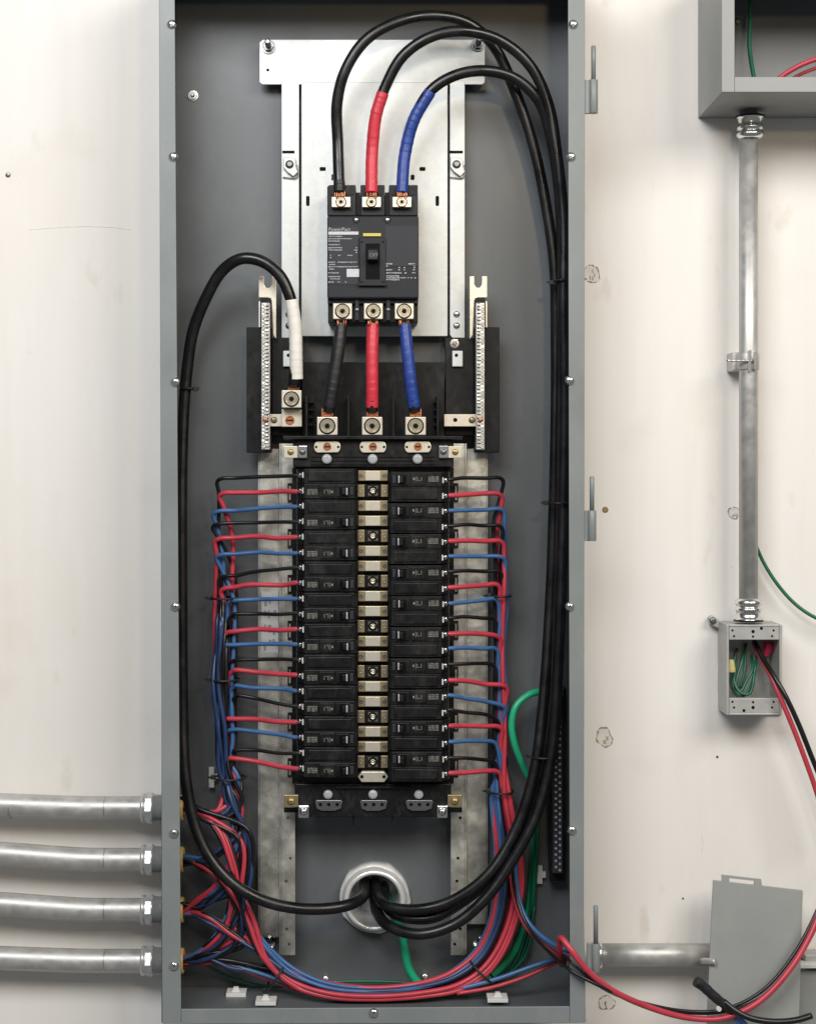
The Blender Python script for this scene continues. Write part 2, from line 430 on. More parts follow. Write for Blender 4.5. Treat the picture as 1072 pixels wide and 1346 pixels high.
MB().prism([(746, -72), (768.5, -72), (767, 1200), (769.5, 1344), (748.5, 1345), (748.5, 1322)], 0, 2.5).build('flange', 'paint', enc, bevel=0.7)
MB().prism([(238.3, 1326.5), (748.2, 1323), (748.2, 1345), (238.3, 1346)], 0, 2.5).build('flange', 'paint', enc, bevel=0.7)
MB().prism([(229.8, -72), (745.7, -72), (745.7, -46), (229.8, -46)], 0, 2.5).build('flange', 'paint', enc, bevel=0.7)
for i, (x, y) in enumerate([(226, 32), (228, 206), (231, 502), (231, 797), (229, 1095), (229, 1269),
                            (753, 32), (750, 206), (748, 500), (748, 797), (751, 1091), (491, 1331)]):
    dome_screw(x, y, 0, 6.2, enc, turn=rnd.uniform(0, 1.5))
for y0, y1, y2, dx in ((60, 105, 149, 0), (626, 671, 711, -2), (1190, 1240, 1278, 3)):
    h = MB().box(768 + dx, 776 + dx, y1, y2, 3, 8).build('hinge', 'paint', enc, bevel=0.6)
    MB().lathe(W(779.5 + dx, y2, 4), (0, 0, 1), [(0, 5.4), (.6, 5.8), (y2 - y1 - .6, 5.8), (y2 - y1, 5.4)], 16).build('knuckle', 'paint', h)
    MB().lathe(W(779.5 + dx, y1, 4), (0, 0, 1), [(0, 3.1), (y1 - y0 - 1, 3.1), (y1 - y0, 2.2)], 12).build('hinge_pin', 'paint', h)
hex_bolt(254, 126, BACK, 4.8, 9, enc, 'fitting')
hex_bolt(353, 62, 134, 6.5, 22, enc, 'steel', tilt=(0, -1, 0.12))
hex_bolt(628, 59, 134, 6.5, 22, enc, 'steel', tilt=(0, -1, 0.12))
hex_bolt(355, 1240, BACK, 5, 26, enc, 'zinc', name='stud', tilt=(0, -1, 0.75))
hex_bolt(628, 1240, BACK, 5, 26, enc, 'zinc', name='stud', tilt=(0.1, -1, 0.7))
for x, y in ((243, 1303), (428, 1287), (558, 1284)):
    hex_bolt(x, y, BACK - 3, 2.3, 14, enc, 'zinc', name='stud', tilt=(0, -1, 0.3))

# ------------------------------------------------------------------ bright zinc mounting plate
mp = thing('mounting_plate', 'bright zinc T-shaped mounting plate carrying the large main breaker', 'mounting plate', W(490, 443, 140))
head = MB().prism([(341, 56), (345, 52), (634, 52), (637, 56), (637, 108), (634, 111), (345, 111), (341, 108)], 134, 137).build('top_plate', 'plate', mp, bevel=0.5)
pan = MB().prism([(396, 108), (588, 108), (588, 442), (396, 442)], 129, 137.5).build('centre_pan', 'plate', mp, bevel=0.8)
for sx, x0, x1 in ((0, 370, 393), (1, 591, 610.5)):
    s = MB().prism([(x0, 106), (x1 - 1, 106), (x1, 110), (x1, 444), (x0 + 3 if sx else x0, 444), (x0, 440), (x0, 106.5)], 131, 134).build('side_strip', 'plate', mp, bevel=0.6)
    MB().prism([(x0 + 1, 444.5), (x1 - 3 if sx else x1 - 5, 444.5), (x1 - 4 if sx else x1 - 7, 454), (x0 + 5, 456), (x0 + 1, 452)], 132, 134.5).build('tongue', 'plate', s, bevel=0.4)
    c = (x0 + x1) / 2
    MB().box(x0 + (1 if not sx else -1), x0 + 17, 198, 201.5, 130.4, 131.2).build('slot', 'ring_void', s)
    cl = MB().prism([(c - 9, 206), (c + 7, 208), (c + 7, 219), (c + 10, 226), (c + 4, 232), (c - 4, 226), (c - 9, 220)], 124, 130).build('clip', 'plate', s, bevel=0.8)
    MB().lathe(W(c - 1, 216, 124), TOCAM, [(0, 6), (2, 5.5), (3.4, 3)], 12).build('clip_screw', 'steel', cl)
    MB().tube([(c - 10, 233, 128), (c + 9, 233, 128), (c + 9, 217, 127)], 0.8, 6, 4).build('wire_clip', 'steel', s)
    for yy in (413, 428):
        if sx: dome_screw(c - 1, yy, 131, 4.6, s, 'zinc')
        else: dome_screw(c - 2, yy, 131, 4.6, s, 'steel')
for x, y, w, h in ((424, 222, 8, 5), (555, 222, 8, 5), (404.5, 264, 4.5, 13), (574.5, 264, 4.5, 13), (438, 233, 5, 8), (542, 233, 5, 7)):
    MB().prism([(x - w / 2, y - h / 2 + 1), (x - w / 2 + 1, y - h / 2), (x + w / 2 - 1, y - h / 2), (x + w / 2, y - h / 2 + 1), (x + w / 2, y + h / 2 - 1), (x + w / 2 - 1, y + h / 2), (x - w / 2 + 1, y + h / 2), (x - w / 2, y + h / 2 - 1)], 128.5, 129.5).build('slot', 'ring_void', pan)
MB().lathe(W(352, 92, 134), TOCAM, [(0, 2.2), (.5, 2.0)], 10).build('hole', 'ring_void', head)

# ------------------------------------------------------------------ main breaker
mb_ = thing('main_breaker', 'large charcoal three-pole main breaker with white printed labels on zinc plate', 'breaker', W(490, 424, 100))
body = MB().prism([(430, 284), (550, 284), (550, 392), (430, 392)], 45, 126).build('body', 'breaker', mb_, bevel=2.0)
for i, (xa, xb) in enumerate(((430, 467.5), (473.5, 505.5), (511, 549))):
    t = MB().prism([(xa, 245), (xa + (0 if i else 3), 243), (xb, 243), (xb, 283.5), (xa, 283.5)], 60, 126).build('line_terminal_block', 'breaker', mb_, bevel=1.2)
    MB().box(xa + 3, xb - 3, 244.5, 256, 58.5, 60).build('recess', 'black', t)
MB().box(467.8, 473.2, 253, 283, 72, 124).build('divider', 'black', mb_)
MB().box(505.8, 510.7, 253, 283, 72, 124).build('divider', 'black', mb_)
low = MB().box(431, 549, 392.4, 424, 64, 126).build('load_terminal_block', 'black', mb_, bevel=1.0)
MB().box(430.5, 549.5, 389.4, 399, 56, 64).build('ledge', 'breaker', low, bevel=0.8)
for x in (469, 510): MB().box(x - 2.6, x + 2.6, 392, 421, 52, 64).build('divider', 'breaker', low, bevel=0.6)
for x in (448, 488, 528): lug(x, 265.5, 25, 14, 50, 12, mb_, rs=0.48)
for x in (450, 490.5, 531): lug(x, 409, 25, 21, 54, 12, mb_, rs=0.44)
for x in (468, 509):
    MB().lathe(W(x, 289, 45), TOCAM, [(0, 5.2), (.5, 5.2)], 16).build('screw_recess', 'black', body)
    dome_screw(x, 289, 44.4, 3.2, body)
for x in (469, 510): dome_screw(x, 407, 52, 3.2, low, 'steel')
MB().box(432, 470.5, 298, 374, 44.2, 45).build('label', 'label_dark', body)
MB().box(506, 548.5, 297, 350, 44.2, 45).build('label', 'label_dark', body)
text_mesh('lettering', 'PowerPact', 431.5, 303.6, 43.7, 5.0, 'ink', body)
MB().box(431.5, 471, 304.4, 308.4, 43.6, 44.1).build('printed_band', 'sticker', body)
def print_lines(x, y, rows, parent, m='ink', h=1.6):
    b = MB(); r = random.Random(int(x * 7 + y))
    for dy, segs in rows:
        for a, e in segs:
            u = a
            while u < e:
                w = min(r.uniform(0.7, 2.2), e - u)
                b.box(x + u, x + u + w, y + dy, y + dy + h * r.uniform(.7, 1.15), 43.6, 44.1)
                u += w + r.uniform(.4, .8)
    b.build('printed_lines', m, parent)
print_lines(431.5, 310, [(0, [(0, 18)]), (3.2, [(0, 31)]), (6.2, [(0, 15)]), (11, [(0, 15)]), (15, [(0, 18), (36, 38)]), (18, [(0, 18), (34, 38)]), (21, [(36, 38)]),
                         (25, [(2, 4), (13, 16), (25, 32)]), (28, [(2, 4)]), (34, [(0, 9), (12, 38)]), (37, [(1, 9)]), (40, [(0, 9), (10, 39)]), (43, [(1, 8)]),
                         (48, [(0, 14)]), (53, [(0, 16)]), (56, [(2, 15)]), (60, [(0, 7), (12, 16), (22, 24)])], body, h=1.3)
MB().box(455.5, 472, 353.5, 364, 43.5, 44.1).build('sticker', 'sticker', body)
print_lines(507.5, 346, [(0, [(0, 8), (29, 38)]), (3, [(0, 2), (36, 38)]), (5, [(16, 18), (23, 25), (36, 38)]), (8, [(0, 8), (16, 18), (23, 25), (35, 38)]), (12, [(0, 20), (24, 27), (34, 38)]),
                         (16, [(0, 17)]), (18.5, [(0, 18), (19, 26), (28, 30), (32, 34), (37, 39)]), (21, [(0, 17)])], body, h=1.5)
MB().box(477, 500.5, 306.5, 310.5, 43, 45).build('yellow_mark', 'yellow', body, bevel=0.3)
es = MB().box(472, 507, 312, 376, 41, 45).build('escutcheon', 'breaker', body, bevel=1.6)
MB().box(480.5, 499, 320, 367, 40.4, 41.2).build('slot', 'ring_void', es)
hd = MB().hexa([W(483, 328, 30), W(496.5, 328, 30), W(496.5, 341, 26), W(483, 341, 26)], [W(482, 326, 45), W(497.5, 326, 45), W(497.5, 346, 45), W(482, 346, 45)]).build('handle', 'breaker', es, bevel=1.2)
text_mesh('lettering', 'OFF', 485.2, 337.5, 26.0, 5.0, 'ink_dim', body)
for x in (475.5, 503.5):
    for y in (371, 318): MB().lathe(W(x, y, 41), TOCAM, [(0, 1.5), (.3, 1.4)], 8).build('hole', 'ring_void', es)
MB().box(470, 508, 371.5, 375.5, 39, 41).build('rib', 'breaker', es, bevel=0.6)

# ------------------------------------------------------------------ neutral bar assemblies (left and right)
def neutral(side):
    s = -1 if side == 'left' else 1
    def X(u): return 490 + s * u         # u: distance from the centre line
    nb = thing('neutral_bar', 'tinned terminal bar of tiny screws in black holder, on the %s of the main cables' % side, 'terminal bar', W(X(140), 595, 130))
    def bx(u0, u1, y0, y1, d0, d1): a, b = sorted((X(u0), X(u1))); return MB().box(a, b, y0, y1, d0, d1)
    bx(133, 166, 430, 595, 112, 128).build('trough', 'black', nb, bevel=0.8)
    bx(95, 132.6, 444, 572, 118, 134).build('barrier', 'black', nb, bevel=0.8)
    fk = [(X(127), 363), (X(133), 363), (X(133), 374), (X(135.5), 378), (X(140.5), 378), (X(143), 374), (X(143), 363), (X(150), 363), (X(150), 391), (X(137.5), 391), (X(133), 395), (X(131), 440), (X(127), 446)]
    if s > 0: fk = fk[::-1]
    MB().prism(fk, 106, 109).build('fork_bracket', 'tin', nb, bevel=0.5)
    bx(134, 147.5, 391.5, 434, 104, 111).build('end_cap', 'black', nb, bevel=0.5)
    bx(148, 149.8, 396, 430, 106, 111).build('edge_strip', 'tin', nb)
    bar = bx(135.5, 146.5, 398, 591, 86, 103).build('bar', 'bar', nb, bevel=0.8)
    b = MB(); y = 400
    r = random.Random(3 + s)
    while y < 590:
        for q in (-1, 1):
            x = X(141 + q * 2.6) + r.uniform(-.3, .3)
            b.lathe(W(x, y + (2.2 if q > 0 else 0), 86), TOCAM, [(0, 2.3), (1.5 + r.uniform(0, 1), 2.1), (1.2, .8)], 6, smooth=False)
        y += 4.75
    b.build('screws', 'bar', bar)['kind'] = 'stuff'
    b = MB(); y = 402.4; 
    while y < 590:
        b.box(X(141) - 4.5, X(141) + 4.5, y - .45, y + .45, 85.6, 86.5); y += 4.75
    b.build('slots', 'ring_void', bar)['kind'] = 'stuff'
    st = bx(93 if s < 0 else 93.5, 137, 544.5, 560.5, 96, 99).build('cross_strap', 'tin', nb, bevel=0.5)
    dome_screw(X(130), 552, 96, 4.6, st, 'bus', turn=.5)
    MB().lathe(W(X(141), 552, 85), TOCAM, [(0, 4), (1.4, 3.4), (1.6, 1)], 10).build('screw', 'copper', st)
    tb = bx(104, 118, 461, 482, 112, 114).build('tab', 'plate', nb, bevel=1.6)
    MB().lathe(W(X(111 if s < 0 else 109.5), 467, 112), TOCAM, [(0, 2.5), (.4, 2.3)], 10).build('hole', 'ring_void', tb)
    if s > 0:
        MB().lathe(W(598, 552, 96), TOCAM, [(0, 3), (.4, 2.8)], 10).build('hole', 'ring_void', st)
        hex_bolt(597, 452, 118, 4.2, 9, nb, 'zinc')
    else:
        bl = MB().box(370, 397, 538, 561, 86, 98).build('lug_base', 'tin', nb, bevel=0.8)
        MB().lathe(W(381, 552.5, 86), TOCAM, [(0, 6.5), (1.2, 6.2), (1.2, 4.6), (.4, 4.2), (.4, .1)], 16, smooth=False).build('screw', 'copper', bl)
        MB().box(377, 385, 551.6, 553.4, 84.8, 86).build('slot', 'ring_void', bl)
        lug(383, 524.5, 26, 23, 66, 30, nb, rs=0.42)
        b = MB()
        for i in range(9): b.tube([(379 + i * 1.6, 514, 78), (380 + i * 1.6, 503, 78)], 1.1, 6, 3)
        b.build('copper_strands', 'copper', nb)
    return nb
neutral('left'); neutral('right')

# ------------------------------------------------------------------ galvanised rails
for side in ('left', 'right'):
    s = -1 if side == 'left' else 1
    rl = thing('mounting_rail', 'long galvanised steel rail under the %s breaker column' % side, 'rail', W(490 + s * 130, 1255, 150))
    def bx(u0, u1, y0, y1, d0, d1):
        a, b = sorted((490 + s * u0, 490 + s * u1)); return MB().box(a, b, y0, y1, d0, d1)
    o_ = bx(123, 149, 590, 1232 if s < 0 else 1215, 138, 141).build('outer_flange', 'galv', rl, bevel=0.5)
    i_ = bx(102, 120.5, 583, 1256, 124, 127).build('inner_flange', 'galv', rl, bevel=0.8)
    bx(120.7, 122.8, 583, 1254, 125, 152).build('web', 'galv', rl)
    bx(149.2, 150.6, 590, 1215, 139, 157).build('web', 'galv', rl)
    for y in (1075, 1128, 1158, 1221, 1241): MB().lathe(W(490 + s * 111 + rnd.uniform(-4, 4), y, 124), TOCAM, [(0, 2.1), (.4, 2)], 10).build('hole', 'ring_void' if s > 0 else 'steel', i_)
    for j in range(7):
        y = 636 + j * 60.3
        b = bx(102, 112, y - 1, y + 24, 121, 124).build('notch', 'black', i_)
        bx(108, 110, y + 3, y + 21, 119.6, 121).build('tooth', 'galv', i_)
    if s < 0:
        lb = MB().box(344, 366, 778, 858, 137.2, 138).build('sticker', 'sticker', o_)
        q = MB(); r = random.Random(5)
        for j in range(12):
            x = 346 + (j % 3) * 6 + r.uniform(0, 2); y = 782 + (j // 3) * 19 + r.uniform(0, 6)
            q.box(x, x + r.uniform(2, 4), y, y + r.uniform(3, 11), 136.9, 137.2)
        q.build('printed_marks', 'paint_box', o_)

# ------------------------------------------------------------------ black bus base between the breakers
bb = thing('bus_base', 'black moulded bus base with centre column of tinned bus tabs', 'bus base', W(490, 1075, 120))
MB().box(397, 584, 476, 578, 112, 126).build('lug_tray', 'black', bb, bevel=1)
for x in (403, 458, 517, 575): MB().box(x - 1, x + 1, 520, 575, 72, 112).build('fin', 'black', bb)
for x in (409, 573):
    for y in (528, 538, 548, 558): MB().box(x - 3, x + 3, y, y + 1.4, 90, 112).build('rib', 'black', bb)
MB().box(372, 608, 573, 577.5, 50, 66).build('top_rib', 'black', bb, bevel=.8)
MB().box(385, 596, 577.8, 614, 62, 118).build('top_section', 'black', bb, bevel=1.2)
for y in (599, 604, 609): MB().box(409, 572, y, y + 1.6, 60, 62).build('rib', 'black', bb)
MB().box(397, 584, 614.3, 1030, 80, 118).build('core', 'black', bb)
MB().box(384, 596, 614.3, 1030, 112, 124).build('comb', 'black', bb)
MB().prism([(388, 1030.4), (592, 1030.4), (592, 1062), (576, 1074), (404, 1074), (388, 1062)], 74, 120).build('bottom_section', 'black', bb, bevel=1.2)
MB().box(440, 540, 1034, 1037, 70, 74).build('rib', 'black', bb, bevel=.5)
for x in (464, 516): MB().box(x - 1, x + 1, 1062, 1085, 80, 118).build('fin', 'black', bb)
for x in (430, 489, 546):
    l = lug(x, 560, 27, 24, 52, 24, bb, rs=0.42, part='line_lug')
    b = MB()
    for i in range(9): b.tube([(x - 7 + i * 1.75, 549, 66), (x - 6.5 + i * 1.65, 536, 67)], 1.15, 6, 3)
    b.build('copper_strands', 'copper', l)
for x in (430, 490, 549):
    cpt = [(x + 17 * math.copysign(1, math.cos(a)) * 0 + (12 if math.cos(a) > 0 else -12) + 5.5 * math.cos(a), 587.5 + 7.5 * math.sin(a)) for a in [2 * math.pi * i / 20 + .01 for i in range(20)]]
    tb = MB().prism(cpt, 57, 62).build('line_tab', 'tin', bb, bevel=.6)
    MB().lathe(W(x, 587, 57), TOCAM, [(0, 5.6), (1.3, 5.2), (1.3, 3.9), (.4, 3.6), (.4, .1)], 16, smooth=False).build('tab_screw', 'copper', tb)
    MB().box(x - 3.6, x + 3.6, 586.3, 587.8, 55.8, 57).build('slot', 'ring_void', tb)
    for q in (-14.5, 14.5): MB().lathe(W(x + q, 587.5, 57), TOCAM, [(0, 1.8), (.3, 1.7)], 8).build('hole', 'ring_void', tb)
    MB().lathe(W(x - .5, 603.5, 60), TOCAM, [(0, 7), (3, 6.8), (5, 5.6), (5.6, 3.5), (5.2, 1)], 20).build('screw_cap', 'cap', bb)
for x in (431, 490, 550):
    MB().lathe(W(x, 1044, 74), TOCAM, [(0, 6.5), (3, 6.3), (4.6, 5), (5, 2)], 18).build('screw_cap', 'cap', bb)
    tb = MB().prism([(x - 17, 1054), (x - 15, 1052), (x + 17, 1052), (x + 19, 1054), (x + 17, 1063), (x + 8, 1066), (x - 8, 1066), (x - 15, 1063)], 70, 74).build('end_tab', 'steel', bb, bevel=.5)
    for q in (-10, 1, 12): MB().lathe(W(x + q, 1057.5, 70), TOCAM, [(0, 2.5), (.3, 2.4)], 10).build('hole', 'ring_void', tb)
for s in (-1, 1):
    X = lambda u: 490 + s * u
    a, b = sorted((X(117), X(99))); c, e = sorted((X(99), X(86)))
    k1 = MB().box(a, b, 586.5, 602, 57, 62).build('corner_clamp', 'tin', bb, bevel=.6)
    dome_screw((a + b) / 2, 594, 57, 4.4, k1, 'brass')
    k2 = MB().box(c + .3, e - .3, 585.5, 602.5, 55, 62).build('corner_clamp', 'zinc', bb, bevel=1.6)
    dome_screw((c + e) / 2, 594, 55, 4.2, k2, 'steel')
    a, b = sorted((X(117), X(98))); c, e = sorted((X(98), X(84)))
    k1 = MB().box(a, b, 1045, 1061, 70, 76).build('corner_clamp', 'bus', bb, bevel=.6)
    dome_screw((a + b) / 2, 1053, 70, 5, k1, 'brass')
    MB().box(a, b, 1061.5, 1068, 100, 112).build('gap_block', 'black', bb)
    k2 = MB().box(c, e, 1059, 1075.5, 66, 74).build('corner_clamp', 'zinc', bb, bevel=1.6)
    dome_screw((c + e) / 2, 1067, 66, 5.4, k2, 'zinc')
pat = 0
for j in range(21):
    y = 625.3 + j * 19.8
    if j == 20:
        tb = MB().prism([(470, 1021), (475, 1014.5), (505, 1014.5), (510, 1021), (505, 1028), (475, 1028)], 60, 80).build('bus_tab', 'tin', bb, bevel=.6)
        for x in (475.5, 504.5): MB().lathe(W(x, 1021, 60), TOCAM, [(0, 2.4), (.3, 2.3)], 10).build('hole', 'ring_void', tb)
    elif j % 3 == 1:
        for x in (474.5, 505):
            tb = MB().box(x - 4.6, x + 4.6, y - 8, y + 8, 62, 80).build('bus_tab', 'bus', bb, bevel=.5)
            MB().lathe(W(x, y, 62), TOCAM, [(0, 3.2), (1, 2.9), (1, 1.8), (.3, 1.5), (.3, .1)], 12, smooth=False).build('tab_screw', 'tin_dark', tb)
        sb = MB().box(480, 499.5, y - 8, y + 8, 66, 80).build('screw_block', 'black', bb, bevel=.5)
        for qx, qy in ((-1, -1), (1, -1), (-1, 1), (1, 1)):
            cx, cy = 490 + qx * 5, y + qy * 5
            MB().prism([(cx + qx, cy + qy), (cx - qx * 2.4, cy + qy), (cx - qx * 2.4, cy + qy * .2), (cx + qx * .2, cy + qy * .2), (cx + qx * .2, cy - qy * 2.4), (cx + qx, cy - qy * 2.4)], 64.8, 66).build('corner_mark', 'tin_dark', sb)
        MB().lathe(W(490, y, 66), TOCAM, [(0, 4), (1.6, 3.6), (1.6, 2.4), (.5, 2.2), (.8, 1.0), (1.4, .3)], 12).build('screw', 'tin_dark', sb)
    else:
        tb = MB().box(470.5, 509.5, y - 6.8, y + 6.8, 60, 80).build('bus_tab', 'bus', bb, bevel=.6)
        MB().box(480, 499.6, y - 6.2, y + 6.2, 59.0, 60).build('raised_face', 'tin', tb, bevel=.3)
        for x in (474.5, 505.3): MB().lathe(W(x, y, 60), TOCAM, [(0, 3.0), (.9, 2.7), (.9, 1.7), (.2, 1.4), (.2, .1)], 12, smooth=False).build('tab_screw', 'steel', tb)

# ------------------------------------------------------------------ branch breakers: 10 left, 10 right (right ones turned half round)
def make_breaker():
    cx, cy = 434, 636
    t = thing('branch_breaker', 'x', 'breaker', W(cx, cy, 60), 'branch breakers in two columns')
    def prof(y0, y1, pts, name, m, bev=.8):
        b = MB(); f = [W(p[0], y0, p[1]) for p in pts]; g = [W(p[0], y1, p[1]) for p in pts]
        # equal size along the whole profile
        A = [b.bm.verts.new(p) for p in f]; B = [b.bm.verts.new(p) for p in g]
        n = len(A)
        b.bm.faces.new(A); b.bm.faces.new(B[::-1])
        for i in range(n): b.bm.faces.new([A[i], B[i], B[(i + 1) % n], A[(i + 1) % n]])
        return b.build(name, m, t, bevel=bev)
    for q, (y0, y1) in enumerate(((616.3, 635.7), (636.1, 655.6))):
        top = 44 + (1.2 if q == 0 else 0)
        pl = prof(y0, y1, [(470, 78), (470, 50), (466, top), (400, top + 2), (396, 60), (391, 64), (389.5, 78)], 'pole', 'breaker' if False else 'black')
    MB().prism([(405, 619.5), (462, 619), (462, 632.8), (405, 632.6)], 44.2, 47).build('pad', 'black', t, bevel=.9)
    MB().box(420, 440, 638.3, 653.4, 43.6, 46).build('pad', 'black', t, bevel=.7)
    MB().box(460, 464.5, 640.5, 651, 42.2, 44).build('test_button', 'label_dark', t, bevel=.6)
    # handle pole details on the lower pole
    MB().box(442, 459, 638.5, 653, 42.6, 44.6).build('handle_surround', 'black', t, bevel=.6)
    MB().box(446, 457, 640, 651.5, 42.2, 42.8).build('slot', 'ring_void', t)
    hn = MB().hexa([W(450, 641.5, 33), W(454, 641.5, 33), W(454, 650, 33), W(450, 650, 33)], [W(448.5, 641, 46), W(456, 641, 46), W(456, 650.5, 46), W(448.5, 650.5, 46)]).build('handle', 'black', t, bevel=.7)
    MB().box(455.2, 456.8, 641.5, 650.5, 41.4, 42.6).build('white_mark', 'sticker', t)
    b = MB(); r = random.Random(11)
    for i in range(4):
        x = 404 + i * 3.4
        b.box(x, x + .6, 643, 650, 45, 46.2); b.box(x + 2, x + 2.6, 643, 650, 45, 46.2)
        if i % 2 == 0: b.box(x + .6, x + 2, 649.2, 650, 45, 46.2)
        b.box(x + .6, x + 2, 643, 643.8, 45, 46.2)
        if i != 1: b.box(x + .6, x + 2, 646.2, 647, 45, 46.2)
    b.build('lettering', 'ink_dim', t)
    b = MB()
    b.box(426, 426.7, 644, 649, 43.2, 44.2); b.box(428, 431.5, 644, 644.6, 43.2, 44.2); b.box(431, 431.6, 644, 649, 43.2, 44.2)
    b.box(433, 433.6, 643, 650, 43.2, 44.2); b.box(435.2, 437.5, 645, 648, 43.2, 44.2)
    b.build('printed_marks', 'ink_dim', t)
    for y in (625.5, 646):
        MB().box(397.2, 399.6, y - 5, y + 2.6, 50, 60).build('terminal_clip', 'white_plastic', t, bevel=.5)
        s = MB().lathe(W(395.0, y - 1, 61), (-.5, -1, 0), [(0, 3.6), (2.2, 3.4), (3.0, 1.6)], 12).build('terminal_screw', 'zinc', t)
        MB().box(394.9, 395.7, y - 3.4, y + 1.6, 57.0, 59).build('slot', 'ring_void', t)
    MB().box(400, 469, 635.5, 636.3, 46.6, 47.2).build('seam', 'ring_void', t)
    return t
proto = make_breaker()
for side in (0, 1):
    for i in range(10):
        if side == 0: x, y = 434 + rnd.uniform(-.5, .5), 636 + 40.45 * i
        else: x, y = 546 + rnd.uniform(-.5, .5), 640 + 40.6 * i
        o = proto if (side == 0 and i == 0) else copy_tree(proto, loc=W(x, y, 60 + rnd.uniform(-1, 1)))
        o.rotation_euler = (rnd.uniform(-.02, .02), (math.pi if side else 0) + rnd.uniform(-.007, .007), rnd.uniform(-.02, .02))
        which = 'topmost' if i == 0 else ('bottommost' if i == 9 else ORD[i] + ' from top')
        o['label'] = 'black two-pole branch breaker, %s in the %s column' % (which, ('left', 'right')[side])

# ------------------------------------------------------------------ main cables
def cable(name, label, pts, r=8.0, m='cable', cat='cable', seg=16, samples=8, group=None, tape=None, tip=None):
    root = thing(name, label, cat, W(*pts[-1]), group)
    q = random.Random(int(pts[3][0]))
    pts = pts[:4] + [(x + q.uniform(-1.3, 1.3), y, d + q.uniform(-2, 2)) for x, y, d in pts[4:-4]] + pts[-4:]
    MB().tube(pts, lambda t: r * (1 + .012 * math.sin(37 * t) + .01 * math.sin(91 * t + 1)), seg, samples).build('jacket', m, root)
    return root
def add_tape(root, pts, r, m, turns):
    # a wrapped sleeve with overlapping ridges
    P = [W(*p) for p in pts]
    L = sum((b - a).length for a, b in zip(P, P[1:])) / U
    n = max(3, int(L / 10))
    q = random.Random(int(L * 10))
    jit = [q.uniform(.15, .42) for _ in range(n + 2)]
    def rad(t):
        t = min(t, .999)
        return r + jit[int(t * n)] * (1 - ((t * n) % 1.0))
    b = MB().tube(pts, rad, 18, max(6, int(8 * n / (len(pts) - 1)) + 2))
    return b.build('tape_wrap', m, root)
def strands(root, x, y0, y1, d, n=8, w=12):
    b = MB(); r = random.Random(int(x + y0))
    for i in range(n):
        u = x - w / 2 + w * i / (n - 1)
        b.tube([(u + r.uniform(-.6, .6), y0, d + r.uniform(-2, 1.5)), (u + r.uniform(-1, 1), y1, d + r.uniform(-2, 1.5))], 1.2, 6, 3)
    b.build('copper_strands', 'copper', root)

HUB = (492, 1178)
A_ = [(446, 254, 55), (444, 190, 64), (443, 135, 58), (454, 92, 52), (482, 52, 50), (525, 28, 56), (572, 21, 66), (615, 31, 78), (648, 62, 90), (677, 118, 98), (699, 190, 100), (716, 270, 102), (727, 350, 104), (731, 450, 106), (730, 560, 106), (727, 680, 104), (722, 800, 98), (714, 920, 88), (700, 1020, 76), (676, 1095, 66), (640, 1150, 60), (590, 1186, 62), (540, 1196, 72), (507, 1190, 92), (497, 1178, 120), (494, 1163, 160), (493, 1155, 230)]
B_ = [(488, 254, 55), (489, 200, 64), (494, 152, 58), (507, 112, 54), (530, 73, 48), (566, 48, 46), (610, 41, 50), (655, 53, 58), (695, 86, 66), (719, 135, 70), (732, 200, 72), (739, 290, 74), (741, 400, 76), (741, 520, 80), (741, 640, 82), (738, 760, 80), (733, 880, 76), (724, 990, 70), (706, 1070, 64), (676, 1128, 58), (640, 1178, 52), (598, 1215, 50), (550, 1228, 56), (513, 1218, 76), (497, 1202, 104), (492, 1184, 130), (489, 1170, 180), (489, 1164, 240)]
C_ = [(528, 254, 55), (532, 203, 64), (544, 157, 60), (565, 120, 56), (597, 99, 54), (637, 93, 58), (676, 103, 66), (706, 130, 74), (723, 175, 80), (733, 240, 86), (738, 330, 92), (738, 440, 94), (736, 560, 98), (734, 680, 100), (730, 800, 98), (722, 920, 96), (712, 1010, 92), (694, 1080, 84), (660, 1138, 78), (615, 1180, 76), (565, 1207, 78), (522, 1203, 92), (507, 1189, 118), (505, 1170, 160), (505, 1162, 230)]
N_ = [(386, 508, 76), (389, 470, 70), (388, 430, 66), (381, 390, 62), (366, 360, 60), (344, 343, 62), (318, 340, 68), (293, 355, 78), (271, 389, 88), (255, 434, 94), (246, 480, 96), (242, 540, 96), (240, 650, 92), (238.5, 800, 86), (239, 930, 78), (243, 1010, 70), (254, 1076, 62), (274, 1124, 56), (304, 1160, 54), (345, 1183, 54), (392, 1194, 58), (435, 1194, 66), (462, 1188, 80), (477, 1178, 108), (479, 1164, 150), (479, 1156, 230)]
ca = cable('main_cable', 'thick black cable arching highest over the top, to the left lug of the main breaker', A_, 7.6, group='main cables')
add_tape(ca, [(446, 252, 55.3), (446, 246, 56), (445.8, 238, 57)], 7.7, 'tape_black', 2); strands(ca, 446.5, 261, 250, 52)
cb = cable('main_cable', 'thick black cable with a red tape end at the middle lug of the main breaker', B_, 7.6, group='main cables')
add_tape(cb, [(488, 254, 55), (489, 200, 64), (494, 152, 58), (503, 122, 55)], 8.3, 'tape_red', 9); strands(cb, 488, 261, 249, 52)
cc = cable('main_cable', 'thick black cable with a blue tape end at the right lug of the main breaker', C_, 7.6, group='main cables')
add_tape(cc, [(528, 254, 55), (532, 203, 64), (544, 157, 60), (565, 120.5, 56)], 8.3, 'tape_blue', 9); strands(cc, 528, 261, 249, 52)
cn = cable('neutral_cable', 'thick black cable with white tape end looping down the left side of the panel', N_, 8.0, group='main cables')
add_tape(cn, [(389.6, 498, 74), (389, 470, 70), (388, 430, 66), (383, 394, 62.5)], 8.9, 'tape_white', 10)
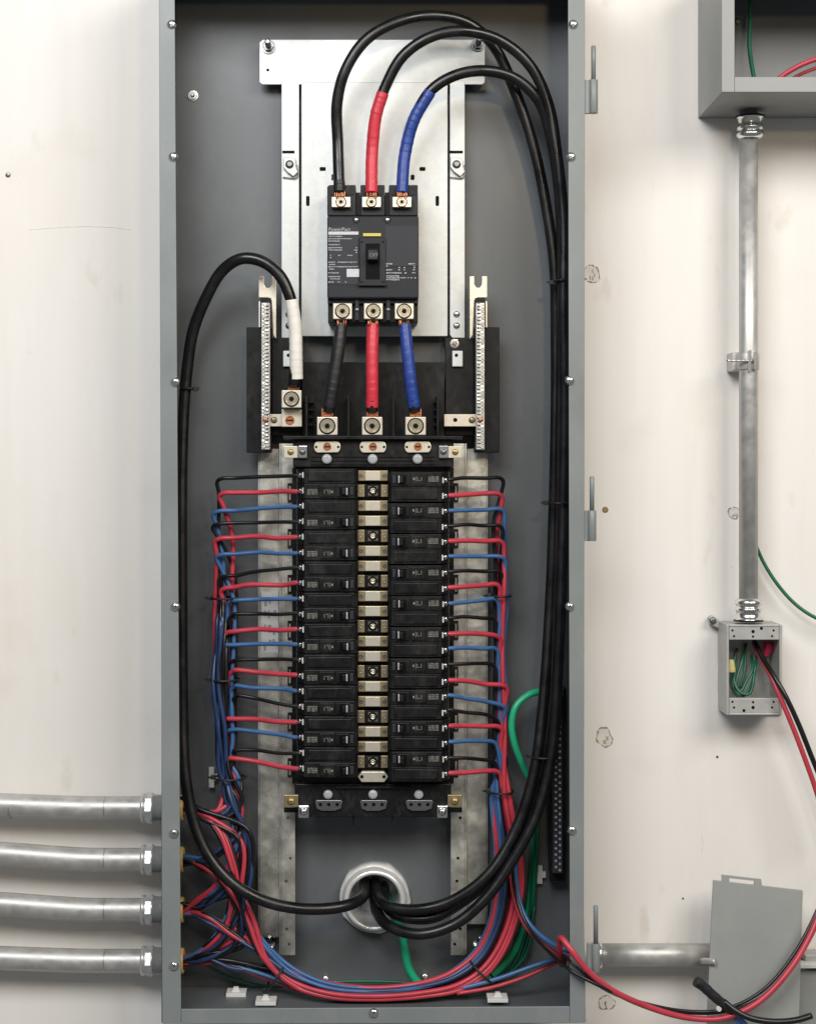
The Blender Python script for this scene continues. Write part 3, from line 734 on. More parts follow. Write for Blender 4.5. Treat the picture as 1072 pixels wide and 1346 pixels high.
for pts, m, nm in (([(449, 423, 66), (445, 460, 62), (438, 505, 62), (432, 541, 66)], 'tape_black', 'black'), ([(490, 423, 66), (489, 460, 61), (489, 505, 61), (489, 541, 66)], 'tape_red', 'red'), ([(531, 423, 66), (535, 460, 61), (540, 505, 61), (545, 541, 66)], 'tape_blue', 'blue')):
    j = cable('jumper_cable', 'short %s taped jumper between the main breaker and the bus lugs' % nm, pts, 7.6, group='jumper cables')
    P = pts
    add_tape(j, [tuple(a + (b - a) * .10 for a, b in zip(P[0], P[1]))] + P[1:3] + [tuple(a + (b - a) * .85 for a, b in zip(P[2], P[3]))], 8.2, m, 8)
    strands(j, P[0][0], 416, 429, 60)

# ------------------------------------------------------------------ big green ground cable and hub
gc = thing('ground_cable', 'thick bright green ground cable curving down out of the chrome hub', 'cable', W(536, 1262, 120))
MB().tube([(510, 1170, 230), (512, 1190, 160), (519, 1208, 122), (528, 1228, 122), (532, 1250, 120), (538, 1275, 120), (550, 1292, 122), (575, 1299, 126), (625, 1294, 140), (668, 1262, 147), (692, 1205, 148), (700, 1140, 148), (702, 1080, 144), (697, 1030, 130), (686, 1005, 118), (676, 978, 108), (672, 952, 106), (678, 928, 108), (697, 912, 114), (722, 908, 124)], lambda t: 6.0 if t < .4 else 4.8, 12, 8).build('jacket', 'green_cable', gc)

hub = thing('conduit_hub', 'round polished metal bushing in the back of the panel with cables entering', 'bushing', W(492, 1226, 150))
c = W(492, 1178, BACK)
b = MB()
n = 48
prof = [(0, 49), (10, 49), (11.5, 47.5), (11.5, 36), (0, 36)]
def bumpy(a):
    return 1 + 0.045 * max(0, math.cos(a * 5 + 0.6)) ** 6
rings = []
for al, r in prof:
    rings.append([b.bm.verts.new(c + Vector((math.cos(2 * math.pi * i / n) * r * U * (bumpy(2 * math.pi * i / n) if r > 40 else 1), -al * U, math.sin(2 * math.pi * i / n) * r * U * (bumpy(2 * math.pi * i / n) if r > 40 else 1)))) for i in range(n)])
for r0, r1 in zip(rings, rings[1:]):
    for i in range(n): b.bm.faces.new([r0[i], r0[(i + 1) % n], r1[(i + 1) % n], r1[i]])
b.build('locknut', 'chrome', hub, bevel=0.6)
MB().lathe(c, TOCAM, [(11.6, 45.5), (20, 45), (26, 42.5), (28, 40), (27.5, 37), (25, 35.5), (10, 34.2), (0, 33.2), (-38, 33.2)], 48, caps=False).build('bushing', 'chrome', hub)
MB().lathe(c, TOCAM, [(-38, 33.1), (-37.4, 33.1), (-37, 0.1)], 40).build('throat', 'throat', hub)  # disc added to close the tube, painted pale to suggest reflections

# ------------------------------------------------------------------ ground bar on the right wall of the box
gb = thing('ground_bar', 'dark ground bar with a zigzag row of screws at the right side of the panel', 'terminal bar', W(732, 1147, 140))
MB().box(722, 744, 905, 1158, 128, 150).build('bracket', 'black', gb, bevel=.8)
gbar = MB().box(726, 739, 912, 1148, 108, 127).build('bar', 'label_dark', gb, bevel=.8)
b = MB(); y = 918; i = 0
while y < 1146:
    b.lathe(W(732.5 + (2.6 if i % 2 else -2.6), y, 108), TOCAM, [(0, 2.0), (1.2, 1.8), (1.0, .6)], 6, smooth=False); y += 4.1; i += 1
b.build('screws', 'bar', gbar)['kind'] = 'stuff'
MB().box(727, 740, 903, 915, 100, 112).build('end_lug', 'steel', gb, bevel=1)

# ------------------------------------------------------------------ branch wires
LW = [('black', 284, 629, 625), ('red', 287, 648, 646), ('blue', 279, 672, 666), ('black', 278, 689, 686), ('red', 281, 708, 706), ('blue', 283, 729, 727), ('black', 289, 757, 746), ('red', 289, 773, 766), ('blue', 298, 790, 787), ('black', 300, 809, 806),
      ('red', 293, 831, 827), ('blue', 288, 848, 847), ('black', 301, 868, 867), ('red', 300, 882, 887), ('blue', 302, 902, 908), ('black', 305, 915, 928), ('red', 290, 945, 949), ('blue', 294, 960, 969), ('black', 302, 987, 990), ('red', 293, 997, 1010)]
RW = [('black', 662, 628, 630), ('red', 660, 649, 651), ('blue', 663, 669, 671), ('black', 661, 691, 691), ('red', 662, 711, 711), ('blue', 664, 732, 731), ('black', 660, 751, 751), ('red', 657, 768, 772), ('blue', 655, 787, 793), ('black', 652, 812, 812),
      ('red', 658, 836, 833), ('blue', 655, 852, 852), ('black', 651, 873, 873), ('red', 667, 901, 894), ('blue', 664, 927, 914), ('black', 655, 944, 933), ('red', 660, 955, 954), ('blue', 653, 975, 975), ('black', 652, 1000, 996), ('red', 658, 1014, 1016)]
CON = [1056, 1129, 1196, 1263]
RAD = {'black': 2.7, 'red': 3.4, 'blue': 3.0}
r = random.Random(21)
def wire(name, label, pts, colr, rad, group, samples=7):
    root = thing(name, label, 'wire', W(*pts[0]), group)
    MB().tube(pts, rad, 9, samples).build('insulation', 'wire_' + colr, root)
    return root
cnt = {}
def wlabel(colr, side):
    cnt[(colr, side)] = cnt.get((colr, side), 0) + 1
    i = cnt[(colr, side)]
    return '%s wire, %s %s one from the top at the %s breaker column' % (colr, ORD[i - 1], colr, side)
for i, (c_, xb, yb, yt) in enumerate(LW):
    g = i // 5 if i < 15 else 3
    conduit = [0, 1, 2, 3][g]
    sx = 296 + r.uniform(-13, 13); sd = 112 + (r.uniform(2, 18) if c_ == 'red' else r.uniform(-12, 14))
    rr = RAD[c_]
    p = [(397, yt, 66), (388, yt + .2, 68), (368 + r.uniform(-6, 6), yt + (yb - yt) * .25 + r.uniform(-1.4, 1.2), 78), (335 + r.uniform(-8, 8), yt + (yb - yt) * .6 - 1.0 + r.uniform(-1.6, 1.4), 92), (308 + r.uniform(-2, 4), yb - .6 + r.uniform(-1, .6), 100), (xb + 7, yb + .3, 104), (xb + 1.5, yb + 4.5, 108), (xb + 3 + (sx - xb) * .25, yb + 20, 112)]
    if yb < 960:
        yy = yb + 60
        while yy < 1000:
            p.append((sx + r.uniform(-2.5, 2.5), yy, sd + r.uniform(-3, 3))); yy += 55 + r.uniform(0, 12)
    ex = 306 + r.uniform(-9, 12)
    yc = CON[conduit] + r.uniform(-6, 6); dc = 118 + r.uniform(-8, 8)
    j = lambda a=3: r.uniform(-a, a)
    if yb < 950: p.append((ex - 3 + j(), 1028 + j(6), 112 + j(9)))
    if conduit == 0:   p += [(ex - 4 + j(), 1052 + j(), 108), (286 + j(5), 1070 + j(4), 104), (262 + j(4), 1066 + j(4), 110), (240, yc + 2, dc), (222, yc, dc)]
    elif conduit == 1: p += [(ex + 3 + j(), 1072 + j(5), 106), (304 + j(4), 1102 + j(4), 100), (276 + j(4), 1128 + j(5), 104), (244, yc + 2, dc), (222, yc, dc)]
    elif conduit == 2: p += [(ex + 6 + j(), 1080 + j(5), 108), (ex + 2 + j(), 1120 + j(5), 100), (286 + j(4), 1162 + j(4), 100), (262 + j(3), 1184 + j(3), 106), (240, yc, dc), (222, yc, dc)]
    else:              p += [(ex + 10 + j(), 1090 + j(5), 108), (ex + 6 + j(), 1150 + j(5), 102), (298 + j(4), 1212 + j(5), 102), (268 + j(3), 1248 + j(3), 108), (240, yc, dc), (222, yc, dc)]
    wire('branch_wire', wlabel(c_, 'left'), p, c_, rr, 'wires at the left breaker column')
for i, (c_, xb, yb, yt) in enumerate(RW):
    conduit = [0, 1, 2, 3, 2][i % 5]
    sx = 657 + r.uniform(-8, 8); sd = 118 + r.uniform(-12, 14)
    rr = RAD[c_]
    j = lambda a=3: r.uniform(-a, a)
    p = [(583, yt, 66), (592, yt + .2, 68), (610 + r.uniform(-4, 4), yt + (yb - yt) * .25 - .6 + r.uniform(-1.4, 1.2), 78), (636 + r.uniform(-5, 4), yt + (yb - yt) * .7 - .6 + r.uniform(-1.4, 1.2), 94), (xb - 6, yb, 103), (xb - 1, yb + 4.5, 107), (xb + (sx - xb) * .3, yb + 20, 111)]
    if yb < 940:
        yy = yb + 60
        while yy < 990:
            p.append((sx + j(2.5), yy, sd + j(3))); yy += 55 + r.uniform(0, 12)
    fx = r.uniform(-15, 15); fd = r.uniform(-22, 4) if c_ == 'red' else r.uniform(-14, 18); u = fx / 15
    p += [(657 + fx * .8, 1045 + j(6), 118 + fd * .6), (666 + fx * 1.1, 1110 + j(6), 120 + fd), (667 + fx * 1.25, 1170 + j(5), 118 + fd), (656 + fx * 1.0, 1222 + u * 8, 112 + fd), (632 + fx * .7, 1264 + u * 13, 104 + fd), (600 + fx * .5, 1288 + u * 12, 98 + fd), (552, 1301 + u * 9, 86 + fd), (490, 1306 + u * 7.5, 84 + fd), (430, 1301 + u * 9, 84 + fd)]
    yc = CON[conduit] + r.uniform(-6, 6); dc = 118 + r.uniform(-8, 8)
    if conduit == 0:   p += [(382, 1282 + u * 12, 92 + fd), (346, 1246 + u * 10, 92 + fd), (322 + fx * .4, 1190, 92 + fd * .8), (306 + fx * .4, 1130 + j(), 90), (290 + fx * .3, 1090, 96), (262, 1066 + j(), 108), (240, yc + 2, dc), (222, yc, dc)]
    elif conduit == 1: p += [(384, 1283 + u * 12, 94 + fd), (350, 1250 + u * 10, 94 + fd), (326 + fx * .4, 1205, 94 + fd * .6), (300 + fx * .3, 1160 + j(), 96), (268, 1136 + j(), 106), (242, yc + 2, dc), (222, yc, dc)]
    elif conduit == 2: p += [(384, 1284 + u * 12, 98 + fd), (346, 1254 + u * 8, 100 + fd * .6), (306 + fx * .3, 1222 + j(), 102), (270, 1204 + j(), 108), (242, yc, dc), (222, yc, dc)]
    else:              p += [(384, 1288 + u * 11, 98 + fd), (340, 1275 + u * 7, 102 + fd * .5), (296, 1266 + j(), 108), (262, 1264 + j(2), 112), (242, yc, dc), (222, yc, dc)]
    wire('branch_wire', wlabel(c_, 'right'), p, c_, rr, 'wires at the right breaker column')

# more wires that pass through the bundle along the bottom
EX = [('black', 0), ('red', 1), ('black', 3), ('navy', 2), ('black', 1), ('red', 0), ('black', 2), ('navy', 3), ('red', 2), ('navy', 1)]
RAD['navy'] = 3.0
for i, (c_, cc2) in enumerate(EX):
    u = r.uniform(-1, 1); fx = u * 15; fd = r.uniform(-16, 18)
    j = lambda a=3: r.uniform(-a, a)
    yc = CON[cc2] + j(6); dc = 118 + j(7)
    st = {0: [(222, yc, dc), (240, yc + 2, dc), (262, 1068 + j(), 104), (284 + j(), 1092 + j(), 92), (300 + j(4), 1132, 86), (312 + j(5), 1190, 86 + fd * .5), (340 + j(4), 1242 + u * 8, 88 + fd)],
          1: [(222, yc, dc), (242, yc + 2, dc), (270, 1138 + j(5), 98), (300 + j(5), 1166 + j(5), 90), (320 + j(5), 1206, 90 + fd * .6), (346 + j(4), 1250 + u * 8, 92 + fd)],
          2: [(222, yc, dc), (242, yc, dc), (272, 1208 + j(5), 100), (306 + j(5), 1230 + j(5), 94), (346, 1258 + u * 8, 94 + fd)],
          3: [(222, yc, dc), (242, yc, dc), (270, 1262 + j(4), 106), (305, 1268 + j(5), 100), (345, 1277 + u * 7, 96 + fd)]}[cc2]
    run = [(384, 1286 + u * 11, 92 + fd), (432, 1300 + u * 9, 86 + fd), (490, 1305 + u * 7.5, 84 + fd), (552, 1300 + u * 9, 86 + fd), (600 + fx * .5, 1288 + u * 12, 96 + fd), (634 + fx * .7, 1264 + u * 13, 102 + fd), (657 + fx, 1222 + u * 8, 110 + fd), (668 + fx * 1.25, 1170 + j(5), 116 + fd), (667 + fx * 1.1, 1110 + j(6), 118 + fd)]
    end = [(657 + fx * .8, 1045 + j(6), 120 + fd * .6), (657 + j(8), 990, 122), (657 + j(8), 930, 124), (655 + j(6), 880, 130)]
    wire('feed_wire', '%s wire from the %s left conduit, passing through the bundle along the panel bottom' % (c_, ('topmost', 'second', 'third', 'lowest')[cc2]), st + run + end, c_, RAD[c_] + .2, 'wires passing through the bottom bundle')

# wires of the left bundle that run on to the conduits, and a few crossing ones
LX = [('navy', 0), ('black', 1), ('navy', 2), ('black', 3), ('navy', 1), ('black', 2), ('navy', 3), ('black', 0)]
for i, (c_, q) in enumerate(LX):
    j = lambda a=3: r.uniform(-a, a)
    x0 = 284 + (i % 4) * 4 + j(2)
    yc = CON[q] + j(8); dc = 118 + j(8)
    p = [(x0 + 4, 760 + i * 9, 126), (x0, 830 + j(20), 108 + j(6)), (x0 - 2 + j(), 900, 104 + j(6)), (x0 + j(4), 960, 104 + j(8)), (x0 + 4 + j(6), 1015, 104 + j(8)), (x0 + 14 + j(9), 1052, 104 + j(8))]
    p += {0: [(292 + j(6), 1076 + j(4), 100), (264 + j(4), 1070 + j(4), 108)], 1: [(316 + j(5), 1085 + j(6), 100), (292 + j(6), 1118 + j(5), 94), (264, 1134 + j(5), 106)],
          2: [(322 + j(5), 1100, 98), (312 + j(6), 1150 + j(6), 94), (284 + j(5), 1184 + j(5), 98), (262, 1194 + j(4), 108)], 3: [(326 + j(5), 1110, 98), (320 + j(6), 1180 + j(6), 94), (294 + j(5), 1238 + j(6), 98), (264, 1258 + j(4), 108)]}[q]
    p += [(241, yc, dc), (222, yc, dc)]
    wire('feed_wire', '%s wire in the left bundle running into the %s left conduit' % (c_, ('topmost', 'second', 'third', 'lowest')[q]), p, c_, 3.1, 'wires running down the left bundle')
TX = [('red', 0, 3), ('navy', 1, 3), ('black', 1, 3), ('black', 0, 2), ('black', 0, 3), ('navy', 0, 2)]
for i, (c_, q, q2) in enumerate(TX):
    j = lambda a=3: r.uniform(-a, a)
    ya, yb2 = CON[q] + j(8), CON[q2] + j(8)
    bow = 292 + 22 * (q2 - q) / 2 + j(10)
    wire('crossing_wire', '%s wire bowing between the %s and %s left conduits' % (c_, ('topmost', 'second', 'third')[q], ('', 'second', 'third', 'lowest')[q2]),
         [(222, ya, 118), (242, ya + 1, 116 + j(5)), (266 + j(4), ya + 12 + j(5), 104 + j(8)), (bow, ya + (42 if q2 - q > 1 else 26) + j(5), 94 + j(8)), (bow + 3 + j(4), (ya + yb2) / 2 + (8 if q2 - q > 1 else 4), 92 + j(9)), (bow - 5 + j(3), yb2 - (26 if q2 - q > 1 else 18) + j(4), 96 + j(8)), (264 + j(4), yb2 - 6 + j(4), 106 + j(5)), (242, yb2, 116), (222, yb2, 118)], c_, 3.2, 'wires bowing between the left conduits')

# thin green ground wires
wire('green_wire', 'thin green wire lying along the bottom of the panel to the left', [(262, 1262, 130), (300, 1284, 138), (345, 1296, 142), (420, 1291, 146), (500, 1290, 146), (580, 1294, 144), (640, 1296, 142)], 'green', 2.2, 'thin green wires')
wire('green_wire', 'thin green wire arcing at the lower right corner beneath the blue pair', [(428, 1300, 146), (500, 1298, 146), (590, 1300, 142), (650, 1290, 142), (690, 1256, 144), (702, 1190, 148)], 'green', 2.2, 'thin green wires')
for n_, (dx, dd) in enumerate(((0, 10), (5, 14))):
    wire('green_wire', '%s thin green wire rising beside the ground bar' % ('left hand', 'right hand')[n_], [(640 + dx, 1296, 138 + dd), (672 + dx, 1272, 136 + dd), (692 + dx, 1220, 134 + dd), (699 + dx, 1150, 132 + dd), (702 + dx, 1080, 130), (706 + dx * .6, 1000, 124), (712, 960 - dx * 2, 116), (729, 950 - dx * 3, 106)], 'green', 2.1, 'thin green wires')

# wires leaving on the right
wire('blue_wire', 'blue wire running from the bottom bundle to the lower right corner', [(560, 1306, 84), (610, 1298, 84), (655, 1286, 84), (700, 1270, 84), (738, 1258, 92), (762, 1254, 104)], 'blue', 3.2, None)
wire('blue_wire', 'dark blue wire slanting from the right bundle towards the red looping wire', [(676, 1120, 100), (681, 1180, 92), (694, 1212, 80), (716, 1234, 60), (742, 1248, 40), (760, 1252, 60)], 'blue', 3.4, None)
wire('red_wire', 'red wire at the lower right corner running out under the blue one', [(600, 1306, 80), (645, 1298, 82), (690, 1284, 86), (730, 1266, 96), (762, 1258, 106)], 'red', 2.6, None)
wire('black_wire', 'black wire slanting down to the right over the lower panel corner', [(672, 1100, 104), (680, 1185, 88), (696, 1222, 66), (722, 1252, 30), (752, 1277, -8), (790, 1297, -12), (840, 1317, 20), (900, 1329, 40), (950, 1327, 46), (1000, 1303, 50), (1042, 1255, 60), (1078, 1185, 80), (1100, 1120, 100)], 'black', 2.4, None)
wire('red_wire', 'long red wire hanging over the flange to the lower right of the wall', [(738, 1268, 40), (735, 1250, 16), (737, 1233, -4), (748, 1246, -14), (768, 1272, -15), (800, 1299, -6), (850, 1323, 18), (905, 1338, 34), (950, 1338, 40), (995, 1318, 42), (1036, 1276, 48), (1066, 1225, 60), (1090, 1160, 80)], 'red', 4.2, None)
wire('black_wire', 'thin black wire hanging just inside the long red one at lower right', [(742, 1268, 40), (741, 1256, 10), (752, 1266, -10), (790, 1298, -6), (850, 1322, 26), (910, 1332, 44), (955, 1329, 50), (1005, 1308, 54), (1050, 1258, 66), (1084, 1195, 84)], 'black', 2.0, None)
wire('red_wire', 'red wire slanting from the right bundle under the dark blue one', [(668, 1120, 108), (676, 1185, 96), (692, 1220, 84), (712, 1240, 70), (738, 1256, 66), (760, 1258, 80)], 'red', 2.6, None)

# ------------------------------------------------------------------ cable ties and tie mounts
def tie(x, y, d, rx, rd, label, tilt=0.0, headside=-1, tail=4, ang=0.0):
    t_ = thing('cable_tie', label, 'cable tie', W(x, y, d), 'black cable ties')
    e = Vector((math.cos(ang), 0, -math.sin(ang)))
    c = W(x, y, d)
    pts = []
    for i in range(21):
        a = 2 * math.pi * i / 20
        pts.append(c + e * (rx * math.cos(a) * U) + Vector((0, rd * math.sin(a) * U, 0)))
    MB().tube(pts, 1.6, 6, 2, raw=True).build('strap', 'tape_black', t_)
    hx = x + headside * rx * math.cos(ang); hy = y + headside * rx * math.sin(ang)
    MB().box(hx - 3, hx + 3, hy - 3, hy + 3, d - rd * .4 - 3, d - rd * .4 + 3).build('head', 'tape_black', t_, bevel=.6)
    MB().box(hx + headside * 3, hx + headside * 3 + headside * tail, hy - 1.4, hy + 1.4, d - rd * .4 - .6, d - rd * .4 + .6).build('tail', 'tape_black', t_)
tie(247, 511, 96, 10, 10, 'black cable tie on the neutral cable by the left flange', headside=1, tail=3)
tie(294, 786, 114, 19, 22, 'black cable tie round the left wire bundle, upper one')
tie(295, 893, 114, 20, 22, 'black cable tie round the left wire bundle, middle one')
tie(302, 1022, 112, 22, 22, 'black cable tie round the left wire bundle beside a white mount')
tie(735, 371, 92, 10, 28, 'topmost black cable tie on the main cables at right')
tie(733, 661, 94, 16, 26, 'black cable tie on the main cables at right beside the middle hinge')
tie(714, 994, 84, 18, 20, 'black cable tie on the main cables at right above the lower bends')
tie(657, 783, 118, 15, 22, 'black cable tie round the right wire bundle')
tie(658, 1040, 118, 17, 22, 'black cable tie round the right wire bundle at its lower end')
tie(362, 1283, 96, 24, 24, 'black cable tie round the bottom bundle at its left bend', ang=-0.95, tail=0)
tie(634, 1276, 104, 26, 26, 'black cable tie round the bottom bundle at its right bend', ang=0.75, headside=1, tail=0)
def tie_mount(x, y, d, w, label, vertical=False):
    t_ = thing('tie_mount', label, 'tie mount', W(x, y, d), 'white tie mounts')
    if vertical:
        MB().box(x - 3.5, x + 3.5, y - w / 2, y + w / 2, d - 3, d + 3).build('base', 'white_plastic', t_, bevel=.6)
        MB().box(x + 3, x + 8, y - 4, y + 4, d - 3, d + 3).build('saddle', 'white_plastic', t_, bevel=.6)
    else:
        MB().hexa([W(x - w / 2, y, d), W(x + w / 2, y, d), W(x + w / 2, y + 5, d), W(x - w / 2, y + 5, d)], [W(x - w / 2, y, d) + Vector((0, w * U, 0)), W(x + w / 2, y, d) + Vector((0, w * U, 0)), W(x + w / 2, y + 5, d) + Vector((0, w * U, 0)), W(x - w / 2, y + 5, d) + Vector((0, w * U, 0))]).build('base', 'white_plastic', t_, bevel=.5)
        MB().prism([(x - 7, y - .3), (x - 3, y - 8), (x + 3, y - 8), (x + 7, y - .3)], d + w * .35, d + w * .6).build('saddle', 'white_plastic', t_, bevel=.5)
tie_mount(310, 1306, 105, 26, 'white tie mount standing on the panel floor, leftmost')
tie_mount(349, 1317, 60, 27, 'white tie mount on the panel floor under the bundle at left')
tie_mount(654, 1313, 60, 27, 'white tie mount on the panel floor under the bundle at right')
tie_mount(278, 1022, 150, 27, 'white upright tie mount beside the left wire bundle', True)
tie_mount(709, 1150, 152, 24, 'white upright tie mount beside the green wires at right', True)

# ------------------------------------------------------------------ four conduits on the left
def connector(b, c, ax, r):
    return b
for i, (y0, y1) in enumerate(((1058, 1062), (1122, 1130), (1188, 1196), (1259, 1263))):
    cd = 122
    words = ['topmost of the four grey conduits entering the left side of the panel', 'second conduit from the top entering the left side of the panel', 'third conduit from the top entering the left side of the panel', 'lowest of the four conduits entering the left side of the panel']
    o = thing('conduit', words[i], 'conduit', W(190, y1, cd), 'conduits entering the left side')
    MB().tube([(-60, y0 - 2, cd), (0, y0, cd), (60, y0 + (y1 - y0) * .55, cd), (110, y0 + (y1 - y0) * .95, cd), (150, y1, cd), (205, y1, cd)], 16.2, 28, 6).build('pipe', 'emt', o)
    cn_ = MB().lathe(W(186, y1, cd), (1, 0, 0), [(0, 17), (0.5, 19.5), (3, 20.3), (5, 20.3), (5.6, 19), (7, 19), (7.6, 21.2)], 28)
    cn_.lathe(W(186, y1, cd), (1, 0, 0), [(7.6, 21.8), (15, 21.8)], 8, smooth=False)
    cn_.lathe(W(186, y1, cd), (1, 0, 0), [(15, 20.5), (17, 20.5), (17.5, 18.5), (28, 18.5), (28.5, 17), (33, 17)], 28)
    cn_.build('connector', 'fitting', o)
    for mx in ((138, 0) if i == 0 else (138,)):
        if mx == 0: mx = 14
        MB().lathe(W(mx, y1 - (1 if mx == 14 else 0), cd), (1, 0, 0), [(0, 16.35), (1.1, 16.35)], 28).build('pencil_ring', 'tin_dark', o)
    xin = W(212, 0, 0).x + 2 * U
    p0 = Vector((xin, cd * U, W(0, y1, cd).z))
    MB().lathe(p0, (1, 0, 0), [(0.2, 18), (6.5, 18), (7, 17)], 24).build('connector_thread', 'zinc', o)
    MB().lathe(p0, (1, 0, 0), [(6.6, 22.5), (7.2, 23.5), (8.6, 23.5), (9, 22.5), (9.1, 14)], 12, smooth=False).build('locknut', 'brass', o)
    MB().lathe(p0, (1, 0, 0), [(9.1, 18), (13, 17.5), (14.5, 16), (14, 14), (8, 13.5)], 24, caps=False).build('throat_bushing', 'bushing', o)

# ------------------------------------------------------------------ right side: wireway box at the top
wb = thing('wireway_box', 'grey open box at the top right corner with green and red wires', 'box', W(1020, 121, 80))
xl, zb2 = W(948, 0, 0).x, W(0, 121, 0).z
xr, zt2 = W(1300, 0, 0).x, W(0, -66, 0).z
wbox(xl, xr, zb2, zt2, BACK * U, (BACK + 3) * U).build('back_panel', 'paint_shaded', wb)  # darkened enamel stands in for shade at the back of the box
wbox(xl, xl + 2 * U, zb2, zt2, 2.6 * U, (BACK - .05) * U).build('side_wall', 'paint_box', wb)
wbox(xl + 2.05 * U, xr, zb2, zb2 + 2 * U, 2.6 * U, (BACK - .05) * U).build('bottom_wall', 'paint_box', wb)
MB().box(948, 964.8, -66, 121, 0, 2.5).build('flange', 'paint_box', wb, bevel=.7)
MB().box(965, 1300, 101, 121, 0, 2.5).build('flange', 'paint_box', wb, bevel=.7)
MB().box(965, 1300, -66, -30, 0, 2.5).build('flange', 'paint_box', wb, bevel=.7)
wbox(xl + 2.05 * U, xr, zt2 - 2 * U, zt2, 2.6 * U, (BACK - .05) * U).build('top_wall', 'paint_box', wb)
fl = MB(); fl.prism([(944.5, -66), (947.6, -66), (947.6, 10), (944.5, 14)], 20, 90).build('end_seam', 'paint_box', wb)
dome_screw(969, 28, BACK, 5, wb, 'steel')
wire('green_wire', 'thin green wire inside the open box at the top right', [(986, -40, 120), (985, 30, 112), (984, 60, 105), (988, 90, 95), (992, 112, 88)], 'green', 3.0, 'thin green wires')
wire('red_wire', 'red wire curving inside the open box at the top right', [(1005, 118, 70), (1030, 98, 60), (1055, 84, 52), (1085, 74, 46), (1130, 66, 42)], 'red', 3.4, None)
wire('red_wire', 'dark red wire behind another at the top right box', [(1015, 125, 84), (1040, 104, 72), (1065, 92, 64), (1100, 82, 60)], 'red', 2.4, None)

def fitting(o, x, y, cd, up):           # compression fitting on a vertical pipe, base at y
    a = (0, 0, -1 if up else 1)
    MB().lathe(W(x, y, cd), a, [(0, 19), (2, 19), (2.2, 17.0), (6, 17.0), (6.6, 16.4), (12, 16.4), (12.5, 17.8), (15, 18.4), (17.5, 17.8), (18, 16.4), (20.5, 16.4), (21, 18), (24, 19), (27, 18.2), (29, 15.5), (30, 14.5)], 30).build('fitting', 'zinc', o)
    MB().lathe(W(x, y, cd), a, [(-1.5, 20.5), (0, 20.5)], 24).build('gasket', 'black', o)
vc = thing('conduit', 'vertical grey conduit from the top right box down to the small outlet box', 'conduit', W(985, 818, 112))
MB().lathe(W(983, 815, 116), (0, 0, 1), [(0, 13), (815 * 1.05 - 150, 13)], 30).build('pipe', 'emt', vc)
fitting(vc, 983, 815, 116, False)
fitting(vc, 985.3, 154, 112, True)
stp = thing('conduit_strap', 'small zinc strap holding the vertical conduit to the wall', 'strap', W(978, 475, 140))
MB().lathe(W(982.5, 486, 116), (0, 0, 1), [(0, 15.2), (22, 15.2)], 24).build('band', 'emt', stp, bevel=.4)
MB().box(962, 992, 463, 487, 122, 160).build('back_plate', 'emt', stp, bevel=.8)
MB().box(983, 987, 460, 488, 94, 101).build('clamp_ear', 'zinc', stp, bevel=.6)
MB().box(990, 994, 462, 486, 97, 105).build('clamp_ear', 'zinc', stp, bevel=.6)
MB().tube([(954, 474, 100), (972, 474, 98), (990, 474, 97)], 1.8, 8, 4).build('screw', 'zinc', stp)

# ------------------------------------------------------------------ outlet box on the right
ob = thing('outlet_box', 'small grey cast outlet box without cover holding green wires', 'outlet box', W(990, 940, 140))
F0 = 100
def BX(x0, x1, y0, y1, d0, d1, nm, m='cast', bev=.8, parent=None): return MB().box(x0, x1, y0, y1, d0, d1).build(nm, m, parent or ob, bevel=bev)
BX(954, 1027, 821, 940, WALL - 5, WALL - .4, 'back')
BX(954, 957.4, 821, 940, F0, WALL - 5.2, 'side_wall'); BX(1023.6, 1027, 821, 940, F0, WALL - 5.2, 'side_wall')
BX(957.6, 1023.4, 821, 824, F0, WALL - 5.2, 'end_wall'); BX(957.6, 1023.4, 937, 940, F0, WALL - 5.2, 'end_wall')
for y0, y1 in ((824.2, 841), (918, 936.8)):
    e = BX(957.6, 1023.4, y0, y1, F0 + 1.5, F0 + 14, 'mounting_ear')
    up = y0 < 900
    for x, y, rr in ((962, y0 + 4.5, 1.6), (964, y0 + 12, 1.6), (1016, y0 + 4.5, 1.6), (1014, y0 + 12, 1.6), (989, y0 + (6 if up else 12), 2.4), (989, y0 + (12.5 if up else 5), 1.7), (1000 if up else 977, y0 + (1.8 if up else 16), 2.2)):
        MB().lathe(W(x, y, F0 + 1.5), TOCAM, [(0, rr), (.3, rr * .95)], 10).build('hole', 'ring_void', e)
lug_ = MB().prism([(931, 812), (936, 809), (945, 816), (952, 820), (953, 830), (944, 826), (933, 821)], 148, 160).build('mounting_lug', 'cast', ob, bevel=1)
MB().lathe(W(936, 816, 148), TOCAM, [(0, 5), (2.4, 4.6), (3, 2.5)], 12).build('lug_screw', 'steel', lug_)
for n_, pts in enumerate(([(968, 852, 150), (962, 880, 140), (960, 900, 136), (968, 914, 132), (976, 915, 130), (985, 904, 130), (992, 878, 132), (994, 862, 146)],
                          [(980, 846, 152), (974, 870, 138), (968, 892, 130), (966, 905, 128), (973, 908, 128), (980, 896, 130), (988, 880, 134), (987, 862, 148)],
                          [(966, 862, 150), (966, 880, 138), (964, 895, 130), (972, 910, 124), (984, 912, 124), (990, 892, 128), (990, 870, 140)],
                          [(978, 846, 150), (978, 880, 142), (972, 905, 138)])):
    wire('green_wire', ['green wire looped lowest inside the outlet box', 'green wire looped inside the outlet box, in the middle', 'green wire folded in front inside the outlet box', 'short green wire hanging straight inside the outlet box'][n_], pts, 'green', 2.0, 'thin green wires')
yn = thing('wire_connector', 'yellow wire connector at the left inside the outlet box', 'wire connector', W(957, 876, 120)); MB().lathe(W(960, 883, 125), (0, 0, 1), [(0, 6), (3, 6.3), (12, 5), (17, 3.2)], 10, smooth=False).build('cap', 'yellow_nut', yn)
